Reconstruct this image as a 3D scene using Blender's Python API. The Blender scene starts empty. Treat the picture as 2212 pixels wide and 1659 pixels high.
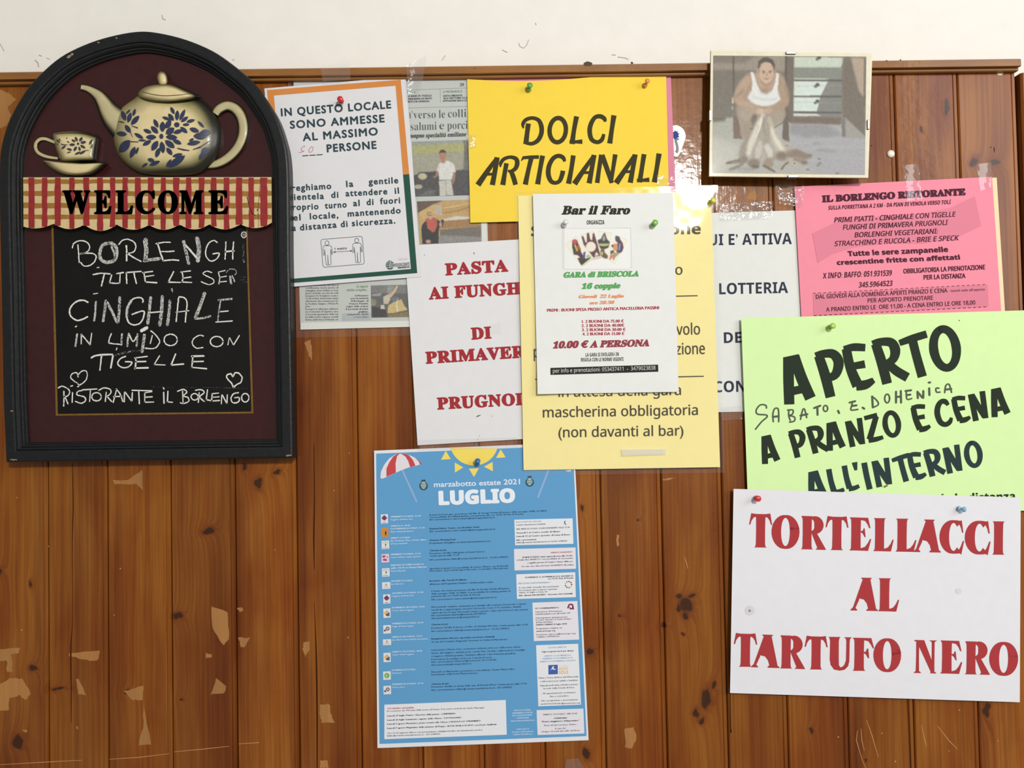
import bpy, bmesh, math, random
import numpy as np
from mathutils import Vector, Matrix

# ------------------------------------------------------------------ camera, world, lights, exposure
sc = bpy.context.scene
COL = sc.collection
F, D = 1662.0, 0.8                       # focal length in pixels of a 2212 px wide frame, distance to the wall
YAW, PIT, ROL = [math.radians(a) for a in (-0.7519, 1.4471, -1.0862)]
ROT = Matrix.Rotation(YAW, 3, 'Z') @ Matrix.Rotation(math.pi / 2 + PIT, 3, 'X') @ Matrix.Rotation(ROL, 3, 'Z')
cam = bpy.data.cameras.new('camera')
cam.sensor_width = 36; cam.lens = F / 2212 * 36; cam.clip_start = 0.02
cam_o = bpy.data.objects.new('camera', cam); COL.objects.link(cam_o)
cam_o.matrix_world = Matrix.Translation((0, -D, 0)) @ ROT.to_4x4()
sc.camera = cam_o
w = bpy.data.worlds.new('room_light'); sc.world = w; w.use_nodes = True
w.node_tree.nodes['Background'].inputs[0].default_value = (1.0, 0.985, 0.95, 1)
w.node_tree.nodes['Background'].inputs[1].default_value = 0.27


def area(name, loc, target, size, power, col, shape='DISK', size_y=None):
    l = bpy.data.lights.new(name, 'AREA'); l.shape = shape; l.size = size
    if size_y: l.size_y = size_y
    l.energy = power; l.color = col
    o = bpy.data.objects.new(name, l); COL.objects.link(o); o.location = loc
    o.rotation_euler = (Vector(target) - Vector(loc)).to_track_quat('-Z', 'Y').to_euler()
    return o


area('ceiling_lamp', (0.74, -2.4, 0.86), (0.1, 0, 0), 0.20, 42, (1, 0.95, 0.87))
area('soft_fill_right', (2.3, -1.9, 0.9), (0.1, 0, 0.1), 1.5, 30, (0.94, 0.97, 1.0), 'RECTANGLE', 1.3)  # broad fill light added at the upper right for soft, uneven ambient
sc.view_settings.view_transform = 'Standard'; sc.view_settings.look = 'None'
sc.view_settings.gamma = 1; sc.view_settings.use_curve_mapping = False
sc.view_settings.exposure = 0.0
sc.cycles.max_bounces = 5; sc.cycles.diffuse_bounces = 2; sc.cycles.glossy_bounces = 2
sc.cycles.transparent_max_bounces = 12; sc.cycles.use_adaptive_sampling = True
sc.cycles.adaptive_threshold = 0.03

RN = random.Random(7)
NR = np.array(ROT)


# ------------------------------------------------------------------ measuring: photo pixel -> point at height h off the panelling
def W(px, py, h=0.0):
    d = NR @ np.array([(px - 1106) / F, (829.5 - py) / F, -1.0])
    t = (D - h) / d[1]
    return Vector((d[0] * t, -h, d[2] * t))


def WW(P, h):
    P = np.asarray(P, float).reshape(-1, 2)
    d = np.column_stack([(P[:, 0] - 1106) / F, (829.5 - P[:, 1]) / F, -np.ones(len(P))]) @ NR.T
    t = (D - h) / d[:, 1]
    return np.column_stack([d[:, 0] * t, -np.broadcast_to(h, t.shape), d[:, 2] * t])


class Z:                                  # a measuring frame: local = origin + value / scale
    def __init__(s, x, y, k): s.x, s.y, s.k = x, y, k
    def __call__(s, P): return [(s.x + p[0] / s.k, s.y + p[1] / s.k) + tuple(p[2:]) for p in P]


ID = Z(0, 0, 1)


# ------------------------------------------------------------------ materials
def L(r, g, b): return tuple(((c / 255 + .055) / 1.055) ** 2.4 if c > 10 else c / 255 / 12.92 for c in (r, g, b)) + (1,)


MC = {}


def mat(name, rgb=None, rough=.6, spec=.3, coat=0, bump=0, bscale=400, noise=0, metal=0, attr=False, trans=0, alpha=1):
    key = (name, rgb)
    if key in MC: return MC[key]
    m = bpy.data.materials.new(name); MC[key] = m; m.use_nodes = True
    N = m.node_tree.nodes; K = m.node_tree.links; b = N['Principled BSDF']
    if rgb: b.inputs['Base Color'].default_value = L(*rgb)
    b.inputs['Roughness'].default_value = rough; b.inputs['Specular IOR Level'].default_value = spec
    b.inputs['Coat Weight'].default_value = coat; b.inputs['Coat Roughness'].default_value = .12
    b.inputs['Metallic'].default_value = metal; b.inputs['Transmission Weight'].default_value = trans
    b.inputs['Alpha'].default_value = alpha
    src = None
    if attr:
        a = N.new('ShaderNodeAttribute'); a.attribute_name = 'Col'; src = a.outputs['Color']
        K.new(src, b.inputs['Base Color'])
    if noise:
        t = N.new('ShaderNodeTexNoise'); t.inputs['Scale'].default_value = bscale; t.inputs['Detail'].default_value = 4
        g = N.new('ShaderNodeNewGeometry'); K.new(g.outputs['Position'], t.inputs['Vector'])
        mx = N.new('ShaderNodeMix'); mx.data_type = 'RGBA'; mx.blend_type = 'MULTIPLY'; mx.inputs[0].default_value = 1
        mr = N.new('ShaderNodeMapRange'); mr.inputs[1].default_value = .3; mr.inputs[2].default_value = .7
        mr.inputs[3].default_value = 1 - noise; mr.inputs[4].default_value = 1 + noise * .3
        K.new(t.outputs['Fac'], mr.inputs[0])
        if src: K.new(src, mx.inputs[6])
        else: mx.inputs[6].default_value = L(*rgb)
        K.new(mr.outputs[0], mx.inputs[7]); K.new(mx.outputs[2], b.inputs['Base Color'])
    if bump:
        t = N.new('ShaderNodeTexNoise'); t.inputs['Scale'].default_value = bscale; t.inputs['Detail'].default_value = 5
        g = N.new('ShaderNodeNewGeometry'); K.new(g.outputs['Position'], t.inputs['Vector'])
        bp = N.new('ShaderNodeBump'); bp.inputs['Strength'].default_value = bump; bp.inputs['Distance'].default_value = .001
        K.new(t.outputs['Fac'], bp.inputs['Height']); K.new(bp.outputs[0], b.inputs['Normal'])
        if coat: K.new(bp.outputs[0], b.inputs['Coat Normal'])
    return m


def paper(rgb): return mat('paper', rgb, .75, .2, bump=.12, bscale=90, noise=.02)
def ink(rgb): return mat('ink', rgb, .7, .15)


def film(name='plastic_film', bscale=60, gloss=.07, haze=.03, strength=.5, dist=.002):
    key = (name, bscale, gloss, haze)
    if key in MC: return MC[key]
    m = bpy.data.materials.new(name); MC[key] = m; m.use_nodes = True
    N = m.node_tree.nodes; K = m.node_tree.links
    for n in list(N):
        if n.type != 'OUTPUT_MATERIAL': N.remove(n)
    out = [n for n in N if n.type == 'OUTPUT_MATERIAL'][0]
    tr = N.new('ShaderNodeBsdfTransparent'); gl = N.new('ShaderNodeBsdfGlossy'); df = N.new('ShaderNodeBsdfDiffuse')
    df.inputs[0].default_value = (.9, .9, .92, 1); gl.inputs['Roughness'].default_value = .07
    t = N.new('ShaderNodeTexNoise'); t.inputs['Scale'].default_value = bscale; t.inputs['Detail'].default_value = 2
    g = N.new('ShaderNodeNewGeometry'); K.new(g.outputs['Position'], t.inputs['Vector'])
    bp = N.new('ShaderNodeBump'); bp.inputs['Strength'].default_value = strength; bp.inputs['Distance'].default_value = dist
    K.new(t.outputs['Fac'], bp.inputs['Height']); K.new(bp.outputs[0], gl.inputs['Normal'])
    m1 = N.new('ShaderNodeMixShader'); m1.inputs[0].default_value = haze
    K.new(tr.outputs[0], m1.inputs[1]); K.new(df.outputs[0], m1.inputs[2])
    m2 = N.new('ShaderNodeMixShader'); m2.inputs[0].default_value = gloss
    K.new(m1.outputs[0], m2.inputs[1]); K.new(gl.outputs[0], m2.inputs[2]); K.new(m2.outputs[0], out.inputs[0])
    return m


# knots of the pine boards, measured in the photograph: x, y, rx, ry, strength
KN = [(74, 1444, 11, 9, 1), (39, 1604, 15, 17, 1), (453, 1146, 17, 9, 1), (385, 1333, 13, 9, 1), (392, 1512, 5, 5, .8), (0, 1236, 7, 10, .9),
      (65, 1262, 4, 10, .6), (528, 1010, 7, 8, .9), (557, 1043, 14, 15, 1), (598, 1020, 9, 8, 1), (126, 1489, 22, 5, .45), (274, 1497, 9, 5, .6),
      (1256, 1098, 4, 8, .8), (1379, 1124, 3.4, 3.4, 1), (1340, 1328, 4.4, 4.4, 1), (1466, 1290, 9, 9, .8), (1497, 1288, 11, 8, .8), (1466, 1313, 6, 13, .6), (1481, 1333, 8, 8, .8), (1482, 1308, 20, 26, .42), (1436, 1353, 9, 6, .9),
      (1475, 1369, 4, 4, .9), (1277, 1407, 11, 11, .9), (1265, 1626, 10, 14, .9), (1543, 1478, 7, 10, .5), (1530, 1495, 6, 14, .8), (1524, 1520, 9, 9, .7), (1502, 1540, 8, 16, .55), (1514, 1556, 9, 8, .5), (1524, 1512, 18, 40, .22),
      (1752, 1579, 5, 8, .7), (2131, 1534, 10, 25, .75), (1990, 282, 5, 6, .9), (2045, 232, 9, 34, .4), (2104, 349, 11, 12, .85),
      (2151, 353, 15, 10, .95), (700, 1320, 6, 8, .0), (1870, 1640, 5, 4, .8)]


def wood(name='pine', tint=1.0, knots=True, rot=False, patch=False, grey=0):
    key = (name, tint, knots, rot, patch)
    if key in MC: return MC[key]
    m = bpy.data.materials.new(name); MC[key] = m; m.use_nodes = True
    N = m.node_tree.nodes; K = m.node_tree.links; b = N['Principled BSDF']
    g = N.new('ShaderNodeNewGeometry'); P = g.outputs['Position']
    oi = N.new('ShaderNodeObjectInfo')
    def vm(op, a, bb=None):
        n = N.new('ShaderNodeVectorMath'); n.operation = op
        for i, v in enumerate((a, bb)):
            if v is None: continue
            if isinstance(v, tuple): n.inputs[i].default_value = v
            else: K.new(v, n.inputs[i])
        return n
    def ma(op, a, bb=None, clamp=False):
        n = N.new('ShaderNodeMath'); n.operation = op; n.use_clamp = clamp
        for i, v in enumerate((a, bb)):
            if v is None: continue
            if isinstance(v, (int, float)): n.inputs[i].default_value = v
            else: K.new(v, n.inputs[i])
        return n.outputs[0]
    def noise(vec, scale, detail=3, dist=0):
        t = N.new('ShaderNodeTexNoise'); t.inputs['Scale'].default_value = scale
        t.inputs['Detail'].default_value = detail; t.inputs['Distortion'].default_value = dist
        K.new(vec, t.inputs['Vector']); return t.outputs['Fac']
    def ramp(fac, stops):
        r = N.new('ShaderNodeValToRGB'); e = r.color_ramp.elements
        for i, (p, c) in enumerate(stops):
            if i > 1: e.new(p)
            e[i].position = p; e[i].color = c
        K.new(fac, r.inputs[0]); return r.outputs[0]
    def mix(t, f, a, c):
        n = N.new('ShaderNodeMix'); n.data_type = 'RGBA'; n.blend_type = t
        for i, v in ((0, f), (6, a), (7, c)):
            if isinstance(v, (int, float, tuple)): n.inputs[i].default_value = v
            else: K.new(v, n.inputs[i])
        return n.outputs[2]
    rnd = N.new('ShaderNodeCombineXYZ')
    k100 = ma('MULTIPLY', oi.outputs['Random'], 40.0)
    for i in range(3): K.new(k100, rnd.inputs[i])
    co = vm('MULTIPLY', P, (1, 1, .05) if not rot else (.05, 1, 1)).outputs[0]
    co = vm('ADD', co, rnd.outputs[0]).outputs[0]
    # knots: distance fields in wall space
    kn = None; halo = None
    if knots:
        wob = noise(P, 210, 3)
        wt = N.new('ShaderNodeTexNoise'); wt.inputs['Scale'].default_value = 75; wt.inputs['Detail'].default_value = 3; K.new(P, wt.inputs['Vector'])
        PW = vm('ADD', P, vm('MULTIPLY', vm('SUBTRACT', wt.outputs['Color'], (.5, .5, .5)).outputs[0], (.010, 0, .013)).outputs[0]).outputs[0]
        for (x, y, rx, ry, s) in KN:
            if s <= 0: continue
            c = W(x, y); s1 = 2087.0
            d = vm('SUBTRACT', PW, (c.x, 0, c.z)).outputs[0]
            d = vm('MULTIPLY', d, (s1 / rx / .88, 0, s1 / ry / .88)).outputs[0]
            d = vm('LENGTH', d).outputs[1]
            v = ma('DIVIDE', s, ma('MAXIMUM', ma('POWER', d, 3), .001))
            kn = v if kn is None else ma('ADD', kn, v)
        kk = ma('ADD', kn, ma('MULTIPLY', ma('SUBTRACT', wob, .5), ma('MINIMUM', ma('MULTIPLY', kn, 2.2), 1.4)))
        halo = ma('MULTIPLY', kn, 1.0)
    # growth rings bend around the knots
    off = ma('MULTIPLY', ma('MINIMUM', ma('SQRT', halo), 1.2), .012) if knots else None
    if off is not None:
        cx = N.new('ShaderNodeCombineXYZ'); K.new(off, cx.inputs[0]); co = vm('ADD', co, cx.outputs[0]).outputs[0]
    broad = noise(co, 22, 3, .6)
    fine = noise(vm('MULTIPLY', co, (1, 1, .35)).outputs[0], 420, 4)
    mid = noise(co, 85, 4, .4)
    blot = noise(vm('MULTIPLY', P, (1, 1, .4)).outputs[0], 16, 3, .5)
    base = ramp(broad, [(.27, L(118, 62, 15)), (.74, L(188, 124, 50)), (.5, L(154, 93, 28))])
    base = mix('MULTIPLY', 1.0, base, ramp(mid, [(.35, L(236, 222, 204)), (.62, L(255, 255, 255)), (.7, L(255, 255, 255))]))
    base = mix('MULTIPLY', 1.0, base, ramp(fine, [(.36, L(228, 216, 200)), (.6, L(255, 255, 255)), (.8, L(255, 255, 255))]))
    base = mix('MULTIPLY', 1.0, base, ramp(blot, [(.36, L(228, 204, 176)), (.6, L(255, 255, 255)), (.9, L(255, 255, 255))]))
    v = N.new('ShaderNodeMapRange'); K.new(oi.outputs['Random'], v.inputs[0]); v.inputs[3].default_value = .84 * tint; v.inputs[4].default_value = 1.1 * tint
    cmb = N.new('ShaderNodeCombineXYZ')
    for i in range(3): K.new(v.outputs[0], cmb.inputs[i])
    base = mix('MULTIPLY', 1.0, base, cmb.outputs[0])
    if knots:
        r = N.new('ShaderNodeMapRange'); r.interpolation_type = 'SMOOTHSTEP'
        r.inputs[1].default_value = .3; r.inputs[2].default_value = 3.0; K.new(kk, r.inputs[0])
        r2 = N.new('ShaderNodeMapRange'); r2.inputs[1].default_value = .02; r2.inputs[2].default_value = .5
        r2.inputs[4].default_value = .5; K.new(halo, r2.inputs[0])
        base = mix('MIX', r2.outputs[0], base, L(112, 52, 14))
        base = mix('MIX', ma('MULTIPLY', r.outputs[0], .88), base, L(48, 26, 14))
    if grey: base = mix('MIX', grey, base, L(150, 116, 70))
    if patch:
        base = mix('MIX', .42, base, L(204, 158, 100))
    K.new(base, b.inputs['Base Color'])
    b.inputs['Roughness'].default_value = .42 if not patch else .6; b.inputs['Specular IOR Level'].default_value = .22
    b.inputs['Coat Weight'].default_value = .28 if not patch else 0; b.inputs['Coat Roughness'].default_value = .1
    bp = N.new('ShaderNodeBump'); bp.inputs['Strength'].default_value = .24; bp.inputs['Distance'].default_value = .0012
    hb = ma('ADD', ma('MULTIPLY', noise(co, 200, 3), .3), ma('MULTIPLY', noise(P, 110, 2), .7))
    K.new(hb, bp.inputs['Height']); K.new(bp.outputs[0], b.inputs['Normal']); K.new(bp.outputs[0], b.inputs['Coat Normal'])
    return m


# ------------------------------------------------------------------ object helpers
def link(o, parent=None):
    COL.objects.link(o)
    if parent: o.parent = parent
    return o


def mesh(name, verts, faces, m=None, parent=None, smooth=False, cols=None, local=None):
    me = bpy.data.meshes.new(name)
    V = np.asarray([tuple(v) for v in verts], float) if not isinstance(verts, np.ndarray) else verts
    if parent is not None and local is None:
        V = V - np.array(worldloc(parent))
    if local is not None: V = V - np.array(local)
    me.from_pydata(V.tolist(), [], faces if isinstance(faces, list) else faces.tolist())
    if cols is not None:
        a = me.color_attributes.new('Col', 'FLOAT_COLOR', 'POINT')
        a.data.foreach_set('color', np.asarray(cols, np.float32).ravel())
    if smooth: me.polygons.foreach_set('use_smooth', [True] * len(me.polygons))
    if m: me.materials.append(m)
    me.update()
    o = bpy.data.objects.new(name, me)
    if local is not None: o.location = local
    return link(o, parent)


def worldloc(o):
    v = Vector((0, 0, 0))
    while o is not None: v = v + o.location; o = o.parent
    return v


def thing(name, label, cat, loc, group=None):
    o = bpy.data.objects.new(name, None); o.empty_display_size = .01; o.location = loc; link(o)
    o['label'] = label; o['category'] = cat
    if group: o['group'] = group
    return o


def tag(o, label, cat, group=None):
    o['label'] = label; o['category'] = cat
    if group: o['group'] = group
    return o


def struct(o): o['kind'] = 'structure'; return o


def spline(P, n=6, closed=False):
    P = [np.array(p, float) for p in P]; out = []
    m = len(P)
    if m < 3: return [tuple(p) for p in P]
    for i in range(m if closed else m - 1):
        if closed: a, b, c, d = P[(i - 1) % m], P[i], P[(i + 1) % m], P[(i + 2) % m]
        else: a, b, c, d = P[max(i - 1, 0)], P[i], P[i + 1], P[min(i + 2, m - 1)]
        for k in range(n):
            t = k / n
            out.append(tuple(.5 * (2 * b + (c - a) * t + (2 * a - 5 * b + 4 * c - d) * t * t + (3 * b - a - 3 * c + d) * t ** 3)))
    if not closed: out.append(tuple(P[-1]))
    return out


def ribbon(P, wd=4, cap=False, jit=0, sm=0):
    """strip along P=[(x,y[,w])]; returns verts, faces in pixel space"""
    P = [tuple(p) + ((wd,) if len(p) == 2 else ()) for p in P]
    if sm: P = spline(P, sm)
    n = len(P); V = []
    A = np.array(P, float)
    if cap and n > 1:
        d0 = A[0, :2] - A[1, :2]; d0 /= max(np.linalg.norm(d0), 1e-6); d1 = A[-1, :2] - A[-2, :2]; d1 /= max(np.linalg.norm(d1), 1e-6)
        A = np.vstack([[*(A[0, :2] + d0 * A[0, 2] * .5), A[0, 2] * .1], [*(A[0, :2] + d0 * A[0, 2] * .35), A[0, 2] * .7], A,
                       [*(A[-1, :2] + d1 * A[-1, 2] * .35), A[-1, 2] * .7], [*(A[-1, :2] + d1 * A[-1, 2] * .5), A[-1, 2] * .1]])
    n = len(A)
    for i in range(n):
        t = A[min(i + 1, n - 1), :2] - A[max(i - 1, 0), :2]; t /= max(np.linalg.norm(t), 1e-6)
        nn = np.array([-t[1], t[0]]); h = A[i, 2] / 2
        V += [A[i, :2] + nn * (h + RN.uniform(-jit, jit)), A[i, :2] - nn * (h + RN.uniform(-jit, jit))]
    return V, [(2 * i, 2 * i + 1, 2 * i + 3, 2 * i + 2) for i in range(n - 1)]


def ell(cx, cy, rx, ry, n=24, rot=0, a0=0, a1=2 * math.pi):
    c, s = math.cos(rot), math.sin(rot); o = []
    for i in range(n):
        a = a0 + (a1 - a0) * i / n; x, y = rx * math.cos(a), ry * math.sin(a)
        o.append((cx + x * c - y * s, cy + x * s + y * c))
    return o


# text outlines: plain, or the mathematical alphabets of Blender's own font stack
STY = {'r': None, 'B': (0x1D5D4, 0x1D7EC), 'S': (0x1D5A0, 0x1D7E2), 'sb': (0x1D400, 0x1D7CE)}
SLANT = {'I': ('S', .2), 'BI': ('B', .2), 'sbi': ('sb', .24), 'si': ('sb', .26)}
TC = {}


def glyphs(s, sty, res=2, off=0, track=1):
    key = (s, sty, res, off, track)
    if key in TC: return TC[key]
    t = s
    if STY[sty]:
        u, dg = STY[sty]; t = ''
        for c in s:
            if 'A' <= c <= 'Z': t += chr(u + ord(c) - 65)
            elif 'a' <= c <= 'z': t += 'ℎ' if (c == 'h' and sty == 'si') else chr(u + 26 + ord(c) - 97)
            elif c.isdigit() and dg: t += chr(dg + ord(c) - 48)
            else: t += c
    cu = bpy.data.curves.new('t', 'FONT'); cu.body = t; cu.size = 1; cu.resolution_u = res; cu.offset = off; cu.space_character = track
    ob = bpy.data.objects.new('t', cu)
    me = bpy.data.meshes.new_from_object(ob)
    V = np.zeros(len(me.vertices) * 3); me.vertices.foreach_get('co', V); V = V.reshape(-1, 3)[:, :2].copy()
    Fc = [tuple(p.vertices) for p in me.polygons]
    bpy.data.meshes.remove(me); bpy.data.objects.remove(ob); bpy.data.curves.remove(cu)
    TC[key] = (V, Fc); return TC[key]


def caph(sty):
    V, _ = glyphs('H', sty); return V[:, 1].max() - max(V[:, 1].min(), 0)


SPLIT = {'white_box', 'logo_tile', 'pin_mark', 'speck', 'crest_shield', 'white_margin'}; WELD = {'border'}


class Sheet:
    """a sheet of paper (an Empty with paper, lettering ... as children) fixed to the wall h metres off it"""
    def __init__(s, name, label, cat, Q, h, rgb, warp=.0005, curl=(0, 0, 0, 0), edge=None, m=None, group=None, seed=0, thick=.00018, sub='paper', n=(26, 26), flat=False):
        s.Q = np.array(Q, float); s.h = h; s.c = s.Q.mean(0); s.warp = warp; s.curl = curl
        s.sz = max(np.ptp(s.Q[:, 0]), np.ptp(s.Q[:, 1])); r = random.Random(seed + 3)
        s.ph = [r.uniform(0, 6.3) for _ in range(4)]
        s.root = thing(name, label, cat, W(*s.c, h)) if name else None
        s.parts = {}
        if name:
            nx, ny = n; tl, tr, br, bl = s.Q
            G = []
            for j in range(ny + 1):
                v = j / ny
                for i in range(nx + 1):
                    u = i / nx
                    p = (tl * (1 - u) + tr * u) * (1 - v) + (bl * (1 - u) + br * u) * v
                    if edge: p = p + np.array(edge(u, v))
                    G.append(p)
            Vv = s.at(np.array(G), 0)
            Fc = [(j * (nx + 1) + i, (j + 1) * (nx + 1) + i, (j + 1) * (nx + 1) + i + 1, j * (nx + 1) + i + 1) for j in range(ny) for i in range(nx)]
            n1 = len(Vv); k = nx + 1
            loop = [i for i in range(nx)] + [j * k + nx for j in range(ny)] + [ny * k + i for i in range(nx, 0, -1)] + [j * k for j in range(ny, 0, -1)]
            Bk = Vv + np.array([0, thick, 0]); Vv = np.vstack([Vv, Bk, Vv[loop], Bk[loop]])
            Fc += [tuple(reversed([i + n1 for i in f])) for f in Fc]; q = len(loop)
            Fc += [(2 * n1 + i, 2 * n1 + (i + 1) % q, 2 * n1 + q + (i + 1) % q, 2 * n1 + q + i) for i in range(q)]
            s.paper = mesh(sub, Vv, Fc, m or paper(rgb), s.root, smooth=True)

    def disp(s, P):
        U = (P - s.c) / 500.0
        d = s.warp * (.6 * np.sin(U[:, 0] * 7 + U[:, 1] * 3 + s.ph[0]) + .4 * np.sin(U[:, 1] * 8 - U[:, 0] * 2 + s.ph[1]))
        for k, cu in enumerate(s.curl):
            if cu: r = np.hypot(*(P - s.Q[k]).T); d = d + cu * np.exp(-(r / 45.0) ** 2)
        return d + s.warp

    def at(s, P, off=0.0):
        P = np.asarray(P, float).reshape(-1, 2); return WW(P, s.h + s.disp(P) + off)

    # -- printing -----------------------------------------------------
    def add(s, part, rgb, V, Fc, lay=0, label=None, m=None):
        k = (part, rgb, lay)
        if k not in s.parts: s.parts[k] = [[], [], label, m, []]
        e = s.parts[k]; n = sum(len(a) for a in e[0]); e[0].append(np.asarray(V, float).reshape(-1, 2)); e[4].append([tuple(f) for f in Fc]); e[1] += [tuple(i + n for i in f) for f in Fc]

    def poly(s, part, rgb, P, lay=0, z=ID, **kw):
        P = [p[:2] for p in z(P)]; s.add(part, rgb, P, [tuple(range(len(P)))], lay, **kw)

    def quad(s, part, rgb, P, lay=0, z=ID, n=(12, 12)):
        tl, tr, br, bl = [np.array(p[:2]) for p in z(P)]; G = []
        for j in range(n[1] + 1):
            for i in range(n[0] + 1):
                u, v = i / n[0], j / n[1]; G.append((tl * (1 - u) + tr * u) * (1 - v) + (bl * (1 - u) + br * u) * v)
        nx = n[0] + 1
        s.add(part, rgb, G, [(j * nx + i, (j + 1) * nx + i, (j + 1) * nx + i + 1, j * nx + i + 1) for j in range(n[1]) for i in range(n[0])], lay)

    def line(s, part, rgb, P, wd=2, lay=0, z=ID, **kw):
        P = z(P); P = [(p[0], p[1], p[2] / z.k) if len(p) > 2 else p for p in P]
        V, Fc = ribbon(P, wd / z.k, **kw); s.add(part, rgb, V, Fc, lay)

    def text(s, t, sty, x0, y0, x1, y1, cap, rgb=(40, 38, 34), bold=0, shear=0, z=ID, part='lettering', lay=0, res=2, label=None, off=0, track=1):
        if sty in SLANT: sty, sh = SLANT[sty]; shear += sh
        (x0, y0), (x1, y1) = z([(x0, y0), (x1, y1)]); cap = cap / z.k; bold = bold / z.k
        V, Fc = glyphs(t, sty, res, off, track)
        if not len(V): return
        ch = caph(sty); X = V[:, 0] + V[:, 1] * shear; xa, xb = X.min(), X.max()
        e = np.array([x1 - x0, y1 - y0]); Ln = np.linalg.norm(e); e /= Ln; up = np.array([e[1], -e[0]])
        b = max(bold, 0)
        X = (X - xa) / (xb - xa) * (Ln - 2 * b) + b; Y = V[:, 1] / ch * (cap - b)+ b * .5
        offs = [(0, 0)] if not bold else [(0, 0), (b, 0), (-b, 0), (0, b * .8), (0, -b * .8), (b * .7, b * .6), (-b * .7, b * .6), (b * .7, -b * .6), (-b * .7, -b * .6)]
        if bold and cap < 8: offs = [(-b, 0), (b, 0)]
        for dx, dy in offs:
            P = np.array([x0, y0]) + np.outer(X + dx, e) + np.outer(Y + dy, up)
            s.add(part, rgb, P, Fc, lay, label)

    def done(s):
        for (part, rgb, lay), (V, Fc, lab, m, F1) in s.parts.items():
            if part in SPLIT:
                for v, f in zip(V, F1): mesh(part, s.at(v, .00026 + lay * .00006), f, m or ink(rgb), s.root)
                continue
            P = np.vstack(V); st = np.concatenate([np.full(len(v), (i % 16) * 3e-6) for i, v in enumerate(V)])
            if part in WELD:
                Rr = np.round(P, 1); _, ix, inv = np.unique(Rr, axis=0, return_index=True, return_inverse=True); inv = inv.ravel()
                P = P[ix]; st = st[ix] * 0; Fc = [tuple(dict.fromkeys(int(inv[i]) for i in f)) for f in Fc]; Fc = [f for f in Fc if len(f) > 2]
            o = mesh(part, s.at(P, .00026 + lay * .00006 + st), Fc, m or ink(rgb), s.root)
            if lab: o['label'] = lab
            if part not in WELD and len(V) > 1: o['kind'] = 'stuff'
        s.parts = {}

    def raster(s, part, R, label=None, m=None, off=.0003):
        """R: Raster; a printed picture as a fine grid with one colour per point"""
        h, w_, _ = R.img.shape; us = np.linspace(0, 1, w_); vs = np.linspace(0, 1, h); U, Vv = np.meshgrid(us, vs)
        tl, tr, br, bl = [np.array(q) for q in R.Q]
        u = U.ravel()[:, None]; v = Vv.ravel()[:, None]
        P = (tl * (1 - u) + tr * u) * (1 - v) + (bl * (1 - u) + br * u) * v
        idx = np.arange(h * w_).reshape(h, w_)
        Fc = np.stack([idx[:-1, :-1], idx[1:, :-1], idx[1:, 1:], idx[:-1, 1:]], -1).reshape(-1, 4)
        c = R.img.reshape(-1, 3) / 255.0; c = np.clip(c, 0, 1); c = np.where(c > .04, ((c + .055) / 1.055) ** 2.4, c / 12.92)
        o = mesh(part, s.at(P, off), Fc, m or mat('printed_picture', None, .5, .3, attr=True), s.root, cols=np.column_stack([c, np.ones(len(c))]))
        if label: o['label'] = label
        return o


class Raster:
    """small software painter for printed pictures; coordinates in a measuring window x0..x1, y0..y1"""
    def __init__(s, box, Q, res, bg):
        s.x0, s.y0, s.x1, s.y1 = box; s.Q = Q; s.h = int(res[1]); s.w = int(res[0])
        s.img = np.zeros((s.h, s.w, 3)); s.img[:] = bg
        xs = s.x0 + (np.arange(s.w) + .5) / s.w * (s.x1 - s.x0); ys = s.y0 + (np.arange(s.h) + .5) / s.h * (s.y1 - s.y0)
        s.bf = .55; s.X, s.Y = np.meshgrid(xs, ys); s.k = s.w / (s.x1 - s.x0)

    def mask(s, P):
        m = np.zeros((s.h, s.w), bool); n = len(P)
        for i in range(n):
            (xa, ya), (xb, yb) = P[i][:2], P[(i + 1) % n][:2]
            if ya == yb: continue
            c = ((ya > s.Y) != (yb > s.Y)) & (s.X < (xb - xa) * (s.Y - ya) / (yb - ya) + xa); m ^= c
        return m.astype(float)

    def blur(s, m, r):
        r = int(round(r * s.bf))
        if r < 1: return m
        n = 2 * r + 1
        for _ in range(2):
            for ax in (0, 1):
                p = np.pad(m, [(r + 1, r) if a == ax else (0, 0) for a in (0, 1)], 'edge').cumsum(ax)
                m = (np.take(p, range(n, p.shape[ax]), ax) - np.take(p, range(0, p.shape[ax] - n), ax)) / n
        return m

    def poly(s, P, rgb, b=1, a=1.0, sm=0):
        if sm: P = spline(P, sm, True)
        m = s.blur(s.mask(P), b) * a; s.img = s.img * (1 - m[..., None]) + np.array(rgb, float) * m[..., None]

    def line(s, P, rgb, wd=6, b=1, a=1.0, sm=0):
        V, Fc = ribbon([p if len(p) > 2 else tuple(p) + (wd,) for p in P], wd, sm=sm)
        s.poly([V[i] for i in range(0, len(V), 2)] + [V[i] for i in range(len(V) - 1, 0, -2)], rgb, b, a)

    def el(s, cx, cy, rx, ry, rgb, b=1, a=1.0, rot=0): s.poly(ell(cx, cy, rx, ry, 28, rot), rgb, b, a)

    def grain(s, a, seed=1, blur=0):
        n = np.random.RandomState(seed).normal(0, 1, (s.h, s.w))
        if blur: n = s.blur(n, blur); n /= n.std()
        s.img = s.img + n[..., None] * a


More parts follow.
